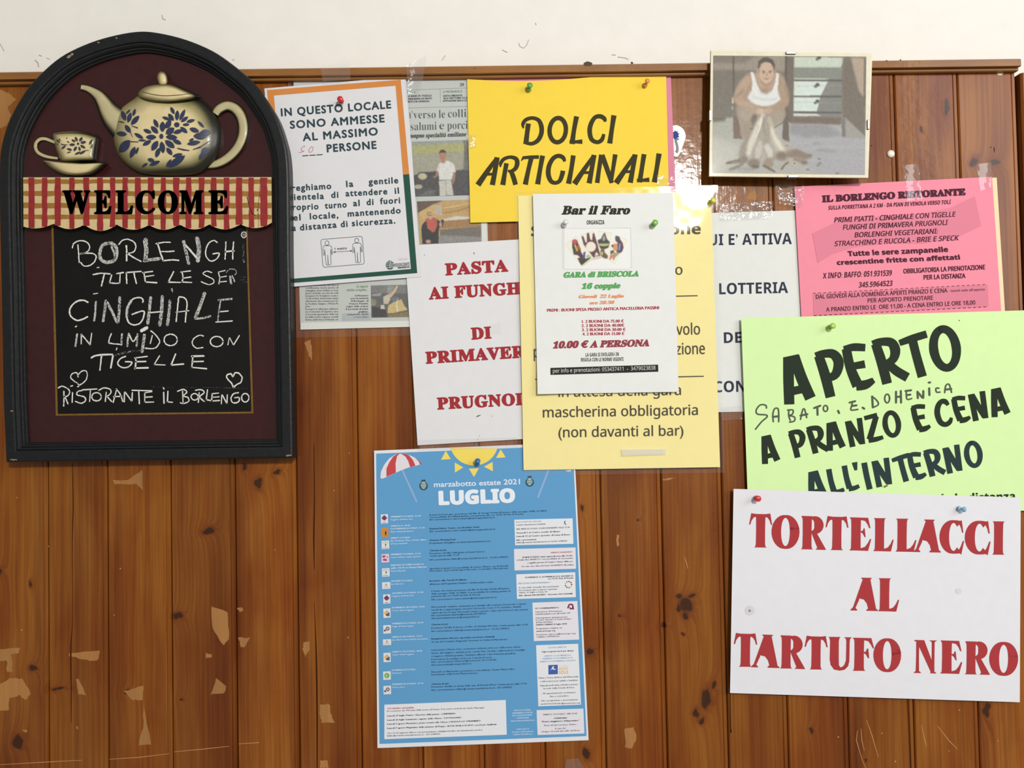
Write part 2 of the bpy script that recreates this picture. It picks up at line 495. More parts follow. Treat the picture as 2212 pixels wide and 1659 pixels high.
# ------------------------------------------------------------------ the setting: plaster wall, pine panelling, mouldings
M_pl = mat('painted_plaster', (238, 235, 228), .85, .2, bump=.25, bscale=45, noise=.03)
ZT = W(1000, 141, .010).z                # top of the moulding
def box(x0, x1, y0, y1, z0, z1):
    V = [(x, y, z) for x in (x0, x1) for y in (y0, y1) for z in (z0, z1)]
    return V, [(0, 1, 3, 2), (4, 6, 7, 5), (0, 4, 5, 1), (2, 3, 7, 6), (0, 2, 6, 4), (1, 5, 7, 3)]
V, Fc = box(-2.2, 2.0, .012, .09, -1.5, 1.3)
wall = struct(mesh('wall_back', V, Fc, M_pl))
GX = [-1.3637 + .0639 * k for k in range(9)] + [-.7885, -.7235, -.6595, -.5955, -.5325, -.4692, -.4085, -.3435, -.2775, -.2142, -.1506, -.088, -.0252, .0376, .1002, .1635, .2268, .2890, .3520, .4205, .4880, .5505]
ZB = -1.05
for i in range(len(GX) - 1):
    a, b = GX[i] + .0004, GX[i + 1] - .0005
    pf = [(a, .0118), (a, .0014), (a + .0012, 0), (b - .0052, 0), (b - .0045, .0008), (b - .0038, 0), (b - .0010, 0), (b, .0014), (b, .004), (b + .0014, .004), (b + .0014, .0118)]
    n = len(pf); V = [(x, y, ZB) for x, y in pf] + [(x, y, ZT - .004) for x, y in pf]
    Fc = [(k, (k + 1) % n, (k + 1) % n + n, k + n) for k in range(n)] + [tuple(range(n)), tuple(range(2 * n - 1, n - 1, -1))]
    vis = (-.60 < a < .56)
    o = mesh('plank', V, Fc, wood(knots=vis), wall, local=None)
    # per-plank origin, so each board keeps its own place
    o['board'] = i
PL = [o for o in COL.objects if o.name.startswith('plank')]
def plank_at(x):
    return PL[max(0, min(len(PL) - 1, sum(1 for g in GX if g < x) - 1))]
# horizontal moulding along the top of the panelling
h2 = .0055
zm, zm2, zb = W(1000, 158, .010).z, W(1000, 160, h2).z, W(1000, 167, h2).z
pf = [(.0119, ZT), (-.008, ZT), (-.010, ZT - .0015), (-.010, zm), (-.0075, zm - .0004), (-h2, zm2 - .0002), (-h2, zb), (-h2 + .001, zb - .0008), (-.0002, zb - .0008), (-.0002, zb + .001), (.0119, zb + .001)]
def extr_x(name, pf, x0, x1, m):
    n = len(pf); V = [(x0, y, z) for y, z in pf] + [(x1, y, z) for y, z in pf]
    Fc = [(k, (k + 1) % n, (k + 1) % n + n, k + n) for k in range(n)] + [tuple(range(n)), tuple(range(2 * n - 1, n - 1, -1))]
    return struct(mesh(name, V, Fc, m))
XR = W(2206, 140, .010).x
trim = extr_x('trim_1', pf, -1.365, XR, wood('pine_moulding', 1.0, False, True, grey=.45))
xl = W(2204, 152, .004).x
n4 = [(xl, .0119), (xl, -.003), (xl + .002, -.005), (xl + .026, -.005), (xl + .028, -.003), (xl + .028, .0119)]
V = [(x, y, ZB) for x, y in n4] + [(x, y, ZT - .0135) for x, y in n4]
Fc = [(k, (k + 1) % 6, (k + 1) % 6 + 6, k + 6) for k in range(6)] + [tuple(range(6)), tuple(range(11, 5, -1))]
struct(mesh('trim_2', V, Fc, wood('pine_moulding_end', .92, False)))

# worn patches, cracks and scratches lie on their own board
def decal(name, P, m, h=.00012, parent=None, z=ID):
    P = z(P); c = W(np.mean([p[0] for p in P]), np.mean([p[1] for p in P]))
    V = WW([p[:2] for p in P], h)
    return mesh(name, V, [tuple(range(len(V)))], m, parent or plank_at(c.x))
def rdecal(name, P, m, wd=2, h=.00012, parent=None, z=ID, **kw):
    P = z(P); V, Fc = ribbon(P, wd, **kw); c = W(P[0][0], P[0][1]); return mesh(name, WW(V, h), Fc, m, parent or plank_at(c.x))
def rough(P, k=5, a=2.2):
    out = []
    for i in range(len(P)):
        p, q = P[i], P[(i + 1) % len(P)]
        for j in range(k):
            t = j / k; out.append((p[0] + (q[0] - p[0]) * t + RN.uniform(-a, a), p[1] + (q[1] - p[1]) * t + RN.uniform(-a, a)))
    return out
MP = wood('bare_pine', 1.0, False, False, True)
z1, z2, z3, z4 = Z(0, 960, 2.374), Z(400, 960, 2.373), Z(1230, 1000, 2.518), Z(0, 160, 4.609)
for z, P in [(z4, [(-20, 150), (90, 190), (160, 250), (80, 330), (110, 420), (70, 510), (0, 540), (-20, 540)]),
             (z1, [(-10, 1050), (100, 1040), (100, 1070), (60, 1075), (65, 1170), (35, 1165), (35, 1110), (-10, 1110)]),
             (z1, [(-10, 1240), (50, 1200), (115, 1200), (160, 1280), (130, 1310), (100, 1285), (50, 1300), (45, 1360), (-10, 1370)]),
             (z1, [(355, 1070), (510, 1055), (505, 1105), (460, 1110), (400, 1095), (355, 1085)]), (z1, [(390, 1200), (410, 1210), (440, 1285), (400, 1280)]),
             (z1, [(635, 1265), (735, 1235), (735, 1310), (680, 1310)]), (z1, [(735, 1330), (775, 1540), (710, 1540), (735, 1450)]),
             (z1, [(580, 185), (660, 180), (730, 130), (735, 240), (700, 205), (590, 205)]), (z1, [(1085, 830), (1170, 860), (1175, 1000), (1145, 1030), (1090, 940)]),
             (z1, [(1110, 1200), (1160, 1240), (1150, 1275), (1080, 1280)]), (z1, [(1055, 1070), (1085, 1075), (1085, 1095), (1055, 1095)]),
             (z1, [(118, 1462), (140, 1465), (138, 1478), (120, 1472)]), (z1, [(390, 1447), (405, 1450), (402, 1460), (390, 1458)]),
             (z2, [(272, 990), (335, 990), (300, 1040), (285, 1040)]), (z2, [(605, 1015), (640, 1010), (635, 1060), (615, 1090), (603, 1050)]),
             (z2, [(690, 1335), (740, 1330), (745, 1380), (765, 1425), (700, 1425), (690, 1380)]), (z2, [(690, 1620), (730, 1620), (735, 1659), (690, 1659)]),
             (z3, [(505, 85), (580, 80), (508, 102)]), (z3, [(300, 1445), (350, 1440), (365, 1500), (340, 1555), (305, 1550)]), (z3, [(255, 390), (268, 390), (268, 455), (256, 450)]),
             (Z(600, 560, 6.9125), [(400, 1250), (490, 1190), (512, 1340), (505, 1521), (470, 1440)]), (Z(1420, 240, 6.144), [(1210, 1090), (1320, 1060), (1300, 1180), (1200, 1170)]),
             (Z(400, 960, 2.373), [(268, 840), (290, 835), (300, 850), (280, 860)])]:
    decal('bare_patch', rough(z(P), 4, 1.3), MP)
MD = mat('dark_crack', (62, 30, 12), .9, .1); MS = mat('scratch', (196, 146, 96), .8, .1); MW = mat('filler', (232, 222, 200), .8, .1)
for P, wd in [([(156, 1000, 1.2), (158, 1090, 2.2), (156, 1180, 1.6), (157, 1330, 1), (153, 1400, 2.5), (154, 1500, 2), (154, 1560, 1)], 1.5),
              ([(678, 960, 1.2), (679, 1070, 2.2), (678, 1160, 3.2), (679, 1230, 1.2)], 2), ([(679, 1300, .8), (682, 1380, 2.4), (684, 1450, 3.6), (685, 1550, 3.2), (685, 1659, 2.4)], 4),
              ([(1960, 1500, 2.5), (1963, 1560, 2.2), (1967, 1662, 2.6)], 2.5), ([(1576, 1400, 1), (1578, 1570, 2.5), (1580, 1575, 1)], 2)]:
    rdecal('crack', P, MD, wd, sm=4)
for P in [[(1852, 1578), (1850, 1600), (1862, 1640), (1870, 1659)], [(1860, 1574), (1862, 1600), (1867, 1622)], [(1872, 1556), (1884, 1590), (1897, 1635)],
          [(1990, 1566), (1998, 1600), (2002, 1612)], [(2025, 1568), (2050, 1600), (2068, 1618)], [(0, 1652), (100, 1646), (178, 1642)], [(236, 1640), (300, 1636), (365, 1628)], [(376, 1624), (440, 1618), (495, 1612)], [(515, 1607), (560, 1604)],
          [(1479, 1204), (1483, 1216), (1486, 1229)]]:
    rdecal('scratch', [p + (.9 + .6 * (i == 1),) for i, p in enumerate(P)], MS)
for x, y, r in [(1811, 1592, 1.8), (1905, 1584, 1.5), (1934, 1645, 1.8), (2050, 1622, 1.4), (2156, 1600, 1.2), (2073, 1534, 1.5), (260, 1228, 1.6), (247, 1329, 1.4), (2095, 1498, 1.2), (722, 1060, 1.2), (755, 979, 1.2), (594, 1188, 1.3), (47, 1361, 1.8), (752, 1377, 1.6), (105, 1180, 1.2), (37, 1075, 1.3)]:
    decal('scratch', rough(ell(x, y, r, r, 6), 1, .4), MS)
decal('filler_spot', rough(ell(2160, 158, 7, 4.5, 9), 2, 1.1), MW)
for P in [[(2139, 319), (2141, 317)], [(2147, 318), (2148, 328)], [(1881, 314), (1884, 315)]]: rdecal('pencil_mark', P, MD, 1.6)
MG = mat('scuff', (168, 164, 160), .9, .1); MG2 = mat('dark_scuff', (92, 78, 62), .9, .1)
for P, wd in [([(350, 33), (351, 40), (357, 43)], 1.6), ([(76, 130), (82, 136), (83, 144)], 2), ([(84, 119), (90, 121)], 1.6), ([(0, 95), (6, 105), (9, 110)], 1.3), ([(503, 128), (505, 130)], 1.5),
              ([(1121, 93), (1123, 100), (1131, 104), (1138, 97), (1142, 86)], 1.2), ([(1085, 108), (1096, 113)], 1.3), ([(1157, 50), (1158, 53)], 1.6), ([(1322, 118), (1330, 119)], 1.4), ([(1335, 123), (1350, 125), (1357, 128)], 1.4), ([(955, 130), (960, 122), (962, 120)], 1.2), ([(100, 125), (108, 128)], 1)]:
    V, Fc = ribbon(P, wd, cap=True); mesh('scuff_mark', WW(V, -.0117), Fc, MG, wall)
for P in [ell(1270, 138, 10, 5, 10), ell(1365, 136, 3, 3, 7), ell(1915, 131, 2, 2, 6), ell(1945, 130, 2, 2, 6), ell(1025, 147, 1.6, 1.6, 6)]:
    mesh('dark_spot', WW(rough(P, 2, .8), .0102), [tuple(range(len(P) * 2))], MG2, trim)

# ------------------------------------------------------------------ the arched menu board
zT = Z(0, 40, 3.3515)                      # teapot window
zA = Z(140, 500, 5.53); zB = Z(120, 700, 5.027)
HF, HP = .021, .0105
board = thing('menu_board', 'tall arched black-framed chalkboard with carved teapot and chalk menu, at the left of the wall', 'menu board', W(320, 960, .004))
arch = [(8, 600), (5, 480), (4.5, 368), (9, 314), (27, 258), (57, 204), (89.5, 165), (134, 126.5), (185, 100), (239, 82), (298, 71), (343, 73.4), (403, 88), (460, 112), (503, 141), (547, 178), (576, 217), (599, 256), (614, 300), (622, 338), (625, 400), (626, 546)]
out = [(18.5, 996)] + [(12.5, 860)] + spline(arch, 4) + [(631, 800), (634, 987)]
O2 = WW(out, .0185)[:, [0, 2]]
def inset(O, d):
    n = len(O); R = []
    for i in range(n):
        a = O[i] - O[i - 1]; b = O[(i + 1) % n] - O[i]; a /= np.linalg.norm(a); b /= np.linalg.norm(b)
        na, nb = np.array([a[1], -a[0]]), np.array([b[1], -b[0]]); R.append(O[i] + (na + nb) / (1 + na @ nb) * d)
    return np.array(R)
cen = O2.mean(0); sgn = 1 if np.linalg.norm(inset(O2, .01) - cen, axis=1).mean() < np.linalg.norm(O2 - cen, axis=1).mean() else -1
O2 = inset(O2, -.0010 * sgn) - np.array([.0008, 0])
prof = [(0, .0045), (0, .0185), (.0009, .0204), (.0022, HF), (.0095, HF), (.0112, .0205), (.0118, .0192), (.0124, .0200), (.0138, .0196), (.0150, .0178), (.0154, .0160), (.0168, .0156), (.0176, .0135), (.0186, .0132), (.0192, .0098)]
V = []; Fc = []; n = len(O2)
for d, h in prof:
    R = inset(O2, d * sgn); V += [(x, -h, z) for x, z in R]
for k in range(len(prof) - 1):
    for i in range(n): j = (i + 1) % n; Fc.append((k * n + i, k * n + j, (k + 1) * n + j, (k + 1) * n + i))
M_fr = mat('black_painted_wood', (24, 26, 28), .42, .38, bump=.35, bscale=140, noise=.25)
fr = mesh('frame', V, Fc, M_fr, board)
R = inset(O2, .0180 * sgn)
M_mar = mat('maroon_lacquer', (56, 20, 20), .30, .5, bump=.35, bscale=110, noise=.12)
panel = mesh('back_panel', [(x, -HP, z) for x, z in R] + [(x, -.0045, z) for x, z in R], [tuple(range(n)), tuple(range(2 * n - 1, n - 1, -1))] + [(i, (i + 1) % n, (i + 1) % n + n, i + n) for i in range(n)], M_mar, board)
M_chip = mat('bare_edge', (150, 136, 104), .8, .1)
for P in [ell(149, 122, 6, 3, 8, -.6), ell(156, 117, 3, 3, 6), ell(213, 92, 3, 1.6, 6), ell(251, 82, 3, 1.2, 6), ell(29, 993, 9, 1.4, 8), ell(624, 984, 7, 1.6, 8), ell(26, 888, 4, 1.3, 6)]:
    mesh('paint_chip', WW(rough(P, 2, .8), HF + .0002), [tuple(range(len(P) * 2))], M_chip, fr)
# chalkboard field with its ochre line
def flat(name, P, h, m, parent, z=ID):
    P = z(P); return mesh(name, WW([p[:2] for p in P], h), [tuple(range(len(P)))], m, parent)
Qg = [(110.5, 470), (534, 468), (547.5, 893), (120.5, 898)]; Qi = [(115, 470), (530.5, 468), (543, 889), (125, 894)]
cb = mesh('chalkboard', np.vstack([WW(Qg, HP + .0006), WW(Qg, HP - .001)]), [(0, 1, 2, 3), (0, 4, 5, 1), (1, 5, 6, 2), (2, 6, 7, 3), (3, 7, 4, 0)], mat('ochre_paint', (126, 92, 42), .6, .2, noise=.2, bscale=300), board)
M_sl = mat('slate_paint', (13, 13, 12), .55, .25, bump=.1, bscale=60, noise=.3)
flat('slate', Qi, HP + .0009, M_sl, cb)

def chalkmat(name, lo, hi, rgb=(226, 224, 216)):
    m = mat(name, rgb, .95, .05); N = m.node_tree.nodes; K = m.node_tree.links; b = N['Principled BSDF']
    g = N.new('ShaderNodeNewGeometry'); t = N.new('ShaderNodeTexNoise'); t.inputs['Scale'].default_value = 900; t.inputs['Detail'].default_value = 3
    K.new(g.outputs['Position'], t.inputs['Vector']); r = N.new('ShaderNodeMapRange'); r.inputs[1].default_value = lo; r.inputs[2].default_value = hi
    K.new(t.outputs['Fac'], r.inputs[0]); K.new(r.outputs[0], b.inputs['Alpha']); return m
MC1, MC2, MC3 = chalkmat('chalk', .12, .42), chalkmat('rubbed_chalk', .33, .60, (206, 206, 200)), chalkmat('faint_chalk', .5, .85, (190, 190, 186))
CH = {1: [[], []], 2: [[], []], 3: [[], []]}
def chalk(z, P, wd=16, k=1, sm=5, closed=False):
    P = z(P); V, Fc = ribbon([p[:2] + (wd / z.k * .86,) for p in P], 4, cap=True, jit=.4, sm=sm if len(P) > 2 else 0)
    n = len(CH[k][0]); CH[k][0].extend(V); CH[k][1].extend([tuple(i + n for i in f) for f in Fc])
a = lambda P, w=17, k=1: chalk(zA, P, w, k)
b = lambda P, w=15, k=1: chalk(zB, P, w, k)
ring = lambda cx, cy, rx, ry: ell(cx, cy, rx, ry, 12) + [(cx + rx, cy)]
a([(158, 160), (165, 260), (172, 370)]); a([(90, 195), (105, 145), (160, 115), (230, 115), (285, 150), (295, 200), (265, 245), (185, 270)]); a([(185, 265), (270, 260), (340, 265), (375, 300), (355, 360), (300, 405), (230, 412), (190, 370)])
a([(520, 140), (450, 165), (420, 250), (430, 330), (500, 368), (590, 345), (620, 270), (612, 190), (570, 145), (520, 140)], 46, 2); a(ell(522, 255, 108, 122, 14) + [(630, 255)], 10); a([(560, 180), (600, 300), (580, 350)], 30, 2)
a([(735, 170), (740, 260), (738, 350)], 22); a([(645, 155), (690, 105), (760, 95), (830, 130), (848, 190), (820, 245), (745, 262)]); a([(745, 262), (820, 310), (910, 358)], 19)
a([(965, 100), (975, 220), (962, 340)], 56, 2); a([(940, 110), (955, 230), (945, 330)], 12); a([(950, 348), (1040, 335), (1125, 325)], 46, 2)
a([(1090, 145), (1180, 130), (1260, 130)]); a([(1110, 145), (1140, 250), (1175, 345)], 22); a([(1150, 240), (1230, 240), (1305, 235)]); a([(1175, 350), (1270, 340), (1360, 345)], 20)
a([(1420, 120), (1450, 250), (1480, 380)], 44, 2); a([(1430, 150), (1520, 250), (1600, 345)], 26); a([(1580, 85), (1602, 200), (1590, 345)], 60, 2)
a([(1820, 130), (1780, 108), (1720, 140), (1685, 220), (1690, 300), (1740, 352), (1810, 330), (1845, 262), (1770, 268)])
a([(1925, 125), (1920, 230), (1915, 330)]); a([(2015, 125), (2008, 230), (2005, 330)]); a([(1920, 242), (2020, 232)], 22); a([(2135, 155), (2132, 260), (2140, 365)], 24, 3); a([(385, 433), (410, 431)], 12)
a(ell(2140, 40, 30, 34, 9) + [(2170, 40)], 12); a(ell(2142, 42, 12, 14, 7) + [(2154, 42)], 9, 2)
a([(340, 515), (430, 500), (540, 508)], 19); a([(470, 515), (455, 580), (438, 650)], 20); a([(560, 520), (545, 570), (535, 610)]); a([(535, 612), (600, 620), (655, 618)]); a([(662, 510), (655, 620)]); a([(620, 502), (700, 490)]); a([(735, 490), (738, 560), (740, 620)], 19); a([(740, 490), (910, 478)], 20); a([(825, 495), (840, 560), (855, 620)], 20)
a([(930, 492), (1050, 478)]); a([(945, 490), (955, 550), (965, 605)], 18); a([(965, 605), (1100, 612)]); a([(960, 540), (1065, 525)], 14)
a([(1300, 480), (1265, 550), (1235, 605)]); a([(1235, 605), (1380, 608)]); a([(1385, 485), (1500, 470)]); a([(1400, 480), (1410, 550), (1400, 605)], 17); a([(1400, 605), (1515, 610)]); a([(1410, 560), (1505, 545)])
a([(1755, 490), (1700, 475), (1650, 500), (1700, 535), (1770, 570), (1780, 610), (1720, 635), (1630, 600)], 14)
a([(1835, 490), (1850, 550), (1840, 625)], 15); a([(1835, 485), (1915, 465)], 13); a([(1850, 550), (1930, 535)], 13); a([(1845, 605), (1930, 595)], 13)
a([(1930, 490), (1970, 450), (2030, 455), (2050, 490), (2030, 520)], 10, 2); a([(1975, 540), (1985, 625)], 28, 2); a([(2000, 530), (2030, 600)], 18, 2); a([(2100, 545), (2160, 545)], 10, 3); a([(2095, 580), (2150, 578)], 10, 3); a([(2130, 605), (2190, 608)], 10, 3)
a([(275, 845), (210, 820), (120, 850), (60, 930), (70, 1010), (140, 1060), (210, 1050), (270, 1020)], 22); a([(370, 840), (365, 960), (350, 1065)], 28, 2); a([(370, 840), (365, 960), (350, 1065)], 12); a([(345, 745), (390, 738)], 16)
a([(490, 830), (475, 950), (458, 1070)], 36, 2); a([(500, 840), (560, 950), (620, 1080)], 36, 2); a([(655, 790), (650, 940), (635, 1085)], 38, 2)
a([(500, 835), (565, 950), (615, 1080)], 10); a([(930, 845), (935, 815), (900, 790), (820, 805), (760, 880), (735, 980), (760, 1080), (820, 1115), (890, 1100), (935, 1040), (945, 955), (870, 965), (805, 990)], 20); a([(790, 830), (745, 920), (740, 1020)], 38, 2)
a([(1025, 790), (1010, 940), (990, 1100)], 40, 2); a([(1165, 780), (1155, 950), (1135, 1115)], 46, 2); a([(1000, 970), (1170, 955)], 18); a([(1255, 830), (1245, 970), (1225, 1115)], 40, 2); a([(1278, 688), (1283, 718)], 24, 2)
a([(1360, 790), (1345, 930), (1330, 1075)], 19); a([(1365, 780), (1430, 795), (1460, 850), (1450, 960), (1440, 1080)], 19); a([(1330, 965), (1480, 945)], 17)
a([(1670, 740), (1620, 880), (1560, 1030)], 46, 2); a([(1680, 745), (1640, 850), (1600, 960)], 10); a([(1560, 1042), (1650, 1035), (1740, 1010)], 28, 2)
a([(1835, 820), (1995, 805)], 24, 2); a([(1860, 830), (1840, 950), (1830, 1070)], 18, 2); a([(1860, 960), (1950, 950)], 17); a([(1805, 1082), (2000, 1068)], 18)
b([(235, 110), (225, 180), (215, 240)], 24, 2); b([(215, 30), (228, 22)], 14); b([(280, 110), (278, 215)]); b([(285, 115), (330, 170), (370, 220)]); b([(392, 100), (375, 225)])
b([(605, 105), (585, 160), (575, 205)]); b([(575, 207), (640, 215), (720, 222)]); b([(722, 110), (715, 225)], 24, 2); b([(665, 260), (660, 280)], 12); b([(795, 105), (785, 170), (780, 240)], 24, 2); b([(800, 110), (840, 190), (885, 130)]); b([(890, 110), (885, 175), (880, 240)], 24, 2)
b([(965, 120), (955, 190), (940, 300)], 36, 2); b([(935, 72), (965, 55), (990, 40)], 42); b([(1050, 125), (1030, 210)]); b([(1035, 75), (1090, 120), (1130, 190), (1090, 255), (1030, 268), (975, 262)]); b(ring(1250, 172, 72, 62))
b([(1605, 130), (1560, 122), (1500, 160), (1485, 215), (1530, 260), (1600, 255)]); b(ring(1750, 190, 70, 55)); b([(1885, 155), (1870, 225)], 12); b([(1890, 150), (1930, 225)], 12); b([(1935, 225), (1995, 125)])
b([(390, 365), (450, 340), (615, 330)], 22); b([(500, 345), (490, 420), (482, 500)], 18); b([(622, 345), (600, 475)], 22); b([(760, 350), (700, 380), (675, 430), (720, 470), (790, 465), (830, 415), (760, 410)], 17)
b([(860, 370), (995, 352)]); b([(870, 370), (872, 420), (865, 485)], 18); b([(870, 410), (980, 405)], 18); b([(860, 480), (1005, 475)], 20); b([(1130, 345), (1070, 440)], 13); b([(1070, 440), (1190, 445)], 14); b([(1305, 325), (1255, 445)], 17); b([(1255, 445), (1390, 435)], 19)
b([(1480, 350), (1610, 348)], 22); b([(1490, 350), (1485, 415), (1480, 470)], 18); b([(1480, 470), (1640, 485)], 17); b([(1490, 410), (1605, 405)], 17)
b([(245, 575), (230, 530), (180, 540), (165, 580), (200, 620), (240, 640)], 14); b([(240, 640), (260, 662), (320, 620), (345, 560), (330, 510), (280, 515), (245, 555)], 14); b([(1925, 572), (1900, 540), (1858, 560), (1870, 600), (1910, 640), (1930, 690)], 17); b([(1930, 690), (1970, 655), (2010, 635), (2025, 580), (1990, 535), (1950, 530), (1930, 565)], 17)
for S in [[(90, 730), (92, 800), (88, 890)], [(30, 695), (70, 675), (130, 700), (155, 740), (130, 780), (90, 790)], [(100, 785), (135, 865)], [(185, 745), (180, 850)], [(165, 675), (185, 670)], [(240, 680), (252, 676)],
          [(290, 720), (240, 735), (235, 770), (310, 790), (325, 830), (280, 860), (215, 840)], [(290, 715), (450, 705)], [(378, 720), (370, 840)], ring(445, 790, 52, 45), [(470, 720), (520, 695), (590, 705), (600, 750), (560, 785)], [(550, 740), (540, 840)], [(560, 790), (610, 840)],
          [(665, 705), (625, 850)], [(660, 705), (700, 760), (730, 840)], [(630, 790), (720, 785)], [(750, 740), (745, 845)], [(755, 740), (830, 840)], [(835, 745), (830, 840)], [(830, 720), (1045, 725)], [(905, 730), (910, 865)], [(970, 745), (968, 850)], [(968, 850), (1065, 848)], [(970, 745), (1045, 735)], [(975, 795), (1050, 790)],
          [(1175, 740), (1178, 860)], [(1170, 690), (1178, 706)], [(1220, 730), (1215, 845)], [(1215, 845), (1270, 850)], [(1380, 730), (1385, 860)], [(1325, 730), (1390, 710), (1425, 740), (1390, 780), (1440, 800), (1445, 840), (1390, 862), (1355, 855)], ring(1510, 790, 38, 35),
          [(1560, 745), (1550, 850)], [(1520, 720), (1580, 712), (1615, 745), (1565, 790), (1615, 840)], [(1650, 715), (1635, 820)], [(1635, 820), (1700, 835)], [(1700, 760), (1695, 835)], [(1695, 835), (1780, 830)], [(1700, 755), (1770, 750)], [(1700, 795), (1775, 790)],
          [(1805, 770), (1800, 865)], [(1810, 770), (1860, 860)], [(1865, 770), (1860, 860)], [(1985, 745), (1930, 760), (1905, 810), (1930, 855), (1985, 845), (1995, 800), (1945, 800)], ring(2060, 800, 40, 46)]:
    b(S, 15)
b([(1040, 680), (1600, 690), (2160, 697)], 3, 3); b([(640, 340), (850, 290), (940, 300)], 26, 3)
for k, m in ((1, MC1), (2, MC2), (3, MC3)):
    mesh('chalk_writing', WW(np.array(CH[k][0]), HP + .0011 + k * .00005), CH[k][1], m, cb)['kind'] = 'stuff'

# gingham banner with scalloped lower edge
cusp = [(168, 1505), (390, 1483), (610, 1490), (845, 1490), (1080, 1492), (1300, 1487), (1515, 1487), (1740, 1487), (1970, 1475)]
lowd = [24, 38, 48, 38, 40, 40, 40, 36]
def scal(x):
    for i in range(8):
        if cusp[i][0] <= x <= cusp[i + 1][0]:
            t = (x - cusp[i][0]) / (cusp[i + 1][0] - cusp[i][0]); return cusp[i][1] * (1 - t) + cusp[i + 1][1] * t + lowd[i] * math.sin(math.pi * t) ** .8
    return 1480
low = [(x, scal(x)) for x in np.linspace(170, 1968, 97)]
P = [(168, 1150), (1965, 1148)] + low[::-1]; Pp = zT(P); HB = .0185; n = len(P)
ban = mesh('banner', np.vstack([WW(Pp, HB), WW(Pp, HP)]), [tuple(range(n))] + [(i, i + n, (i + 1) % n + n, (i + 1) % n) for i in range(n)], mat('cream_paint', (214, 190, 140), .55, .3, noise=.12, bscale=120), board)
def pr(name, polys, rgb, h, parent, z=zT, m=None, fn=None):
    VV = []; FF = []
    for Vp, Fp in polys:
        n0 = len(VV); VV += [tuple(p[:2]) for p in z([tuple(q) for q in Vp])]; FF += [tuple(i + n0 for i in f) for f in Fp]
    VV = np.array(VV); hh = fn(VV) if fn else h
    return mesh(name, WW(VV, hh), FF, m or mat('painted_' + name, rgb, .5, .3, noise=.15, bscale=200), parent)
must = []
for ya, yb in [(1165, 1195), (1250, 1285), (1335, 1372), (1420, 1452)]:
    must.append(ribbon([(x, (ya + yb) / 2 + RN.uniform(-3, 3), yb - ya + RN.uniform(-4, 4)) for x in np.linspace(169, 1966, 40)]))
pr('ochre_check', must, (158, 112, 50), HB + .00025, ban)
red = []
for xa, xb in [(205, 250), (303, 342), (397, 440), (500, 540), (605, 645), (703, 745), (797, 835), (887, 925), (978, 1020), (1070, 1112), (1163, 1200), (1255, 1297), (1345, 1385), (1438, 1480), (1528, 1567), (1620, 1660), (1708, 1755), (1800, 1840), (1885, 1935)]:
    xc = (xa + xb) / 2; red.append(ribbon([(xc + RN.uniform(-2, 2), y, xb - xa + RN.uniform(-5, 5)) for y in np.linspace(1152, scal(xc) - 3, 9)]))
pr('red_check', red, (152, 44, 46), HB + .0004, ban)
wl = []
for ch, xa, xb in [('W', 450, 655), ('E', 680, 808), ('L', 835, 965), ('C', 980, 1125), ('O', 1142, 1290), ('M', 1296, 1475), ('E', 1508, 1655)]:
    Vg, Fg = glyphs(ch, 'sb', 4); bx = 7; X = (Vg[:, 0] - Vg[:, 0].min()) / np.ptp(Vg[:, 0]) * (xb - xa - 2 * bx) + xa + bx
    Y = 1412 - bx - (Vg[:, 1] - Vg[:, 1].min()) / np.ptp(Vg[:, 1]) * (178 - 2 * bx) + bx
    for dx, dy in [(0, 0), (bx, 0), (-bx, 0), (bx * .7, 4), (-bx * .7, -4), (0, 5), (0, -5), (bx * .7, -4), (-bx * .7, 4)]: wl.append((np.column_stack([X + dx, Y + dy]), Fg))
pr('welcome_lettering', wl, (26, 25, 24), HB + .00055, ban, m=mat('black_lettering', (26, 25, 24), .5, .3))
pr('wood_crack', [ribbon([(1888, 1150, 2), (1880, 1230, 2), (1868, 1390, 3), (1872, 1512, 2)]), ribbon([(1790, 1290, 6), (1805, 1360, 4), (1825, 1410, 5), (1850, 1425, 3)]), ell(1865, 1385, 5, 7, 8) and (ell(1865, 1385, 5, 7, 8), [tuple(range(8))])], (40, 24, 16), HB + .0006, ban)

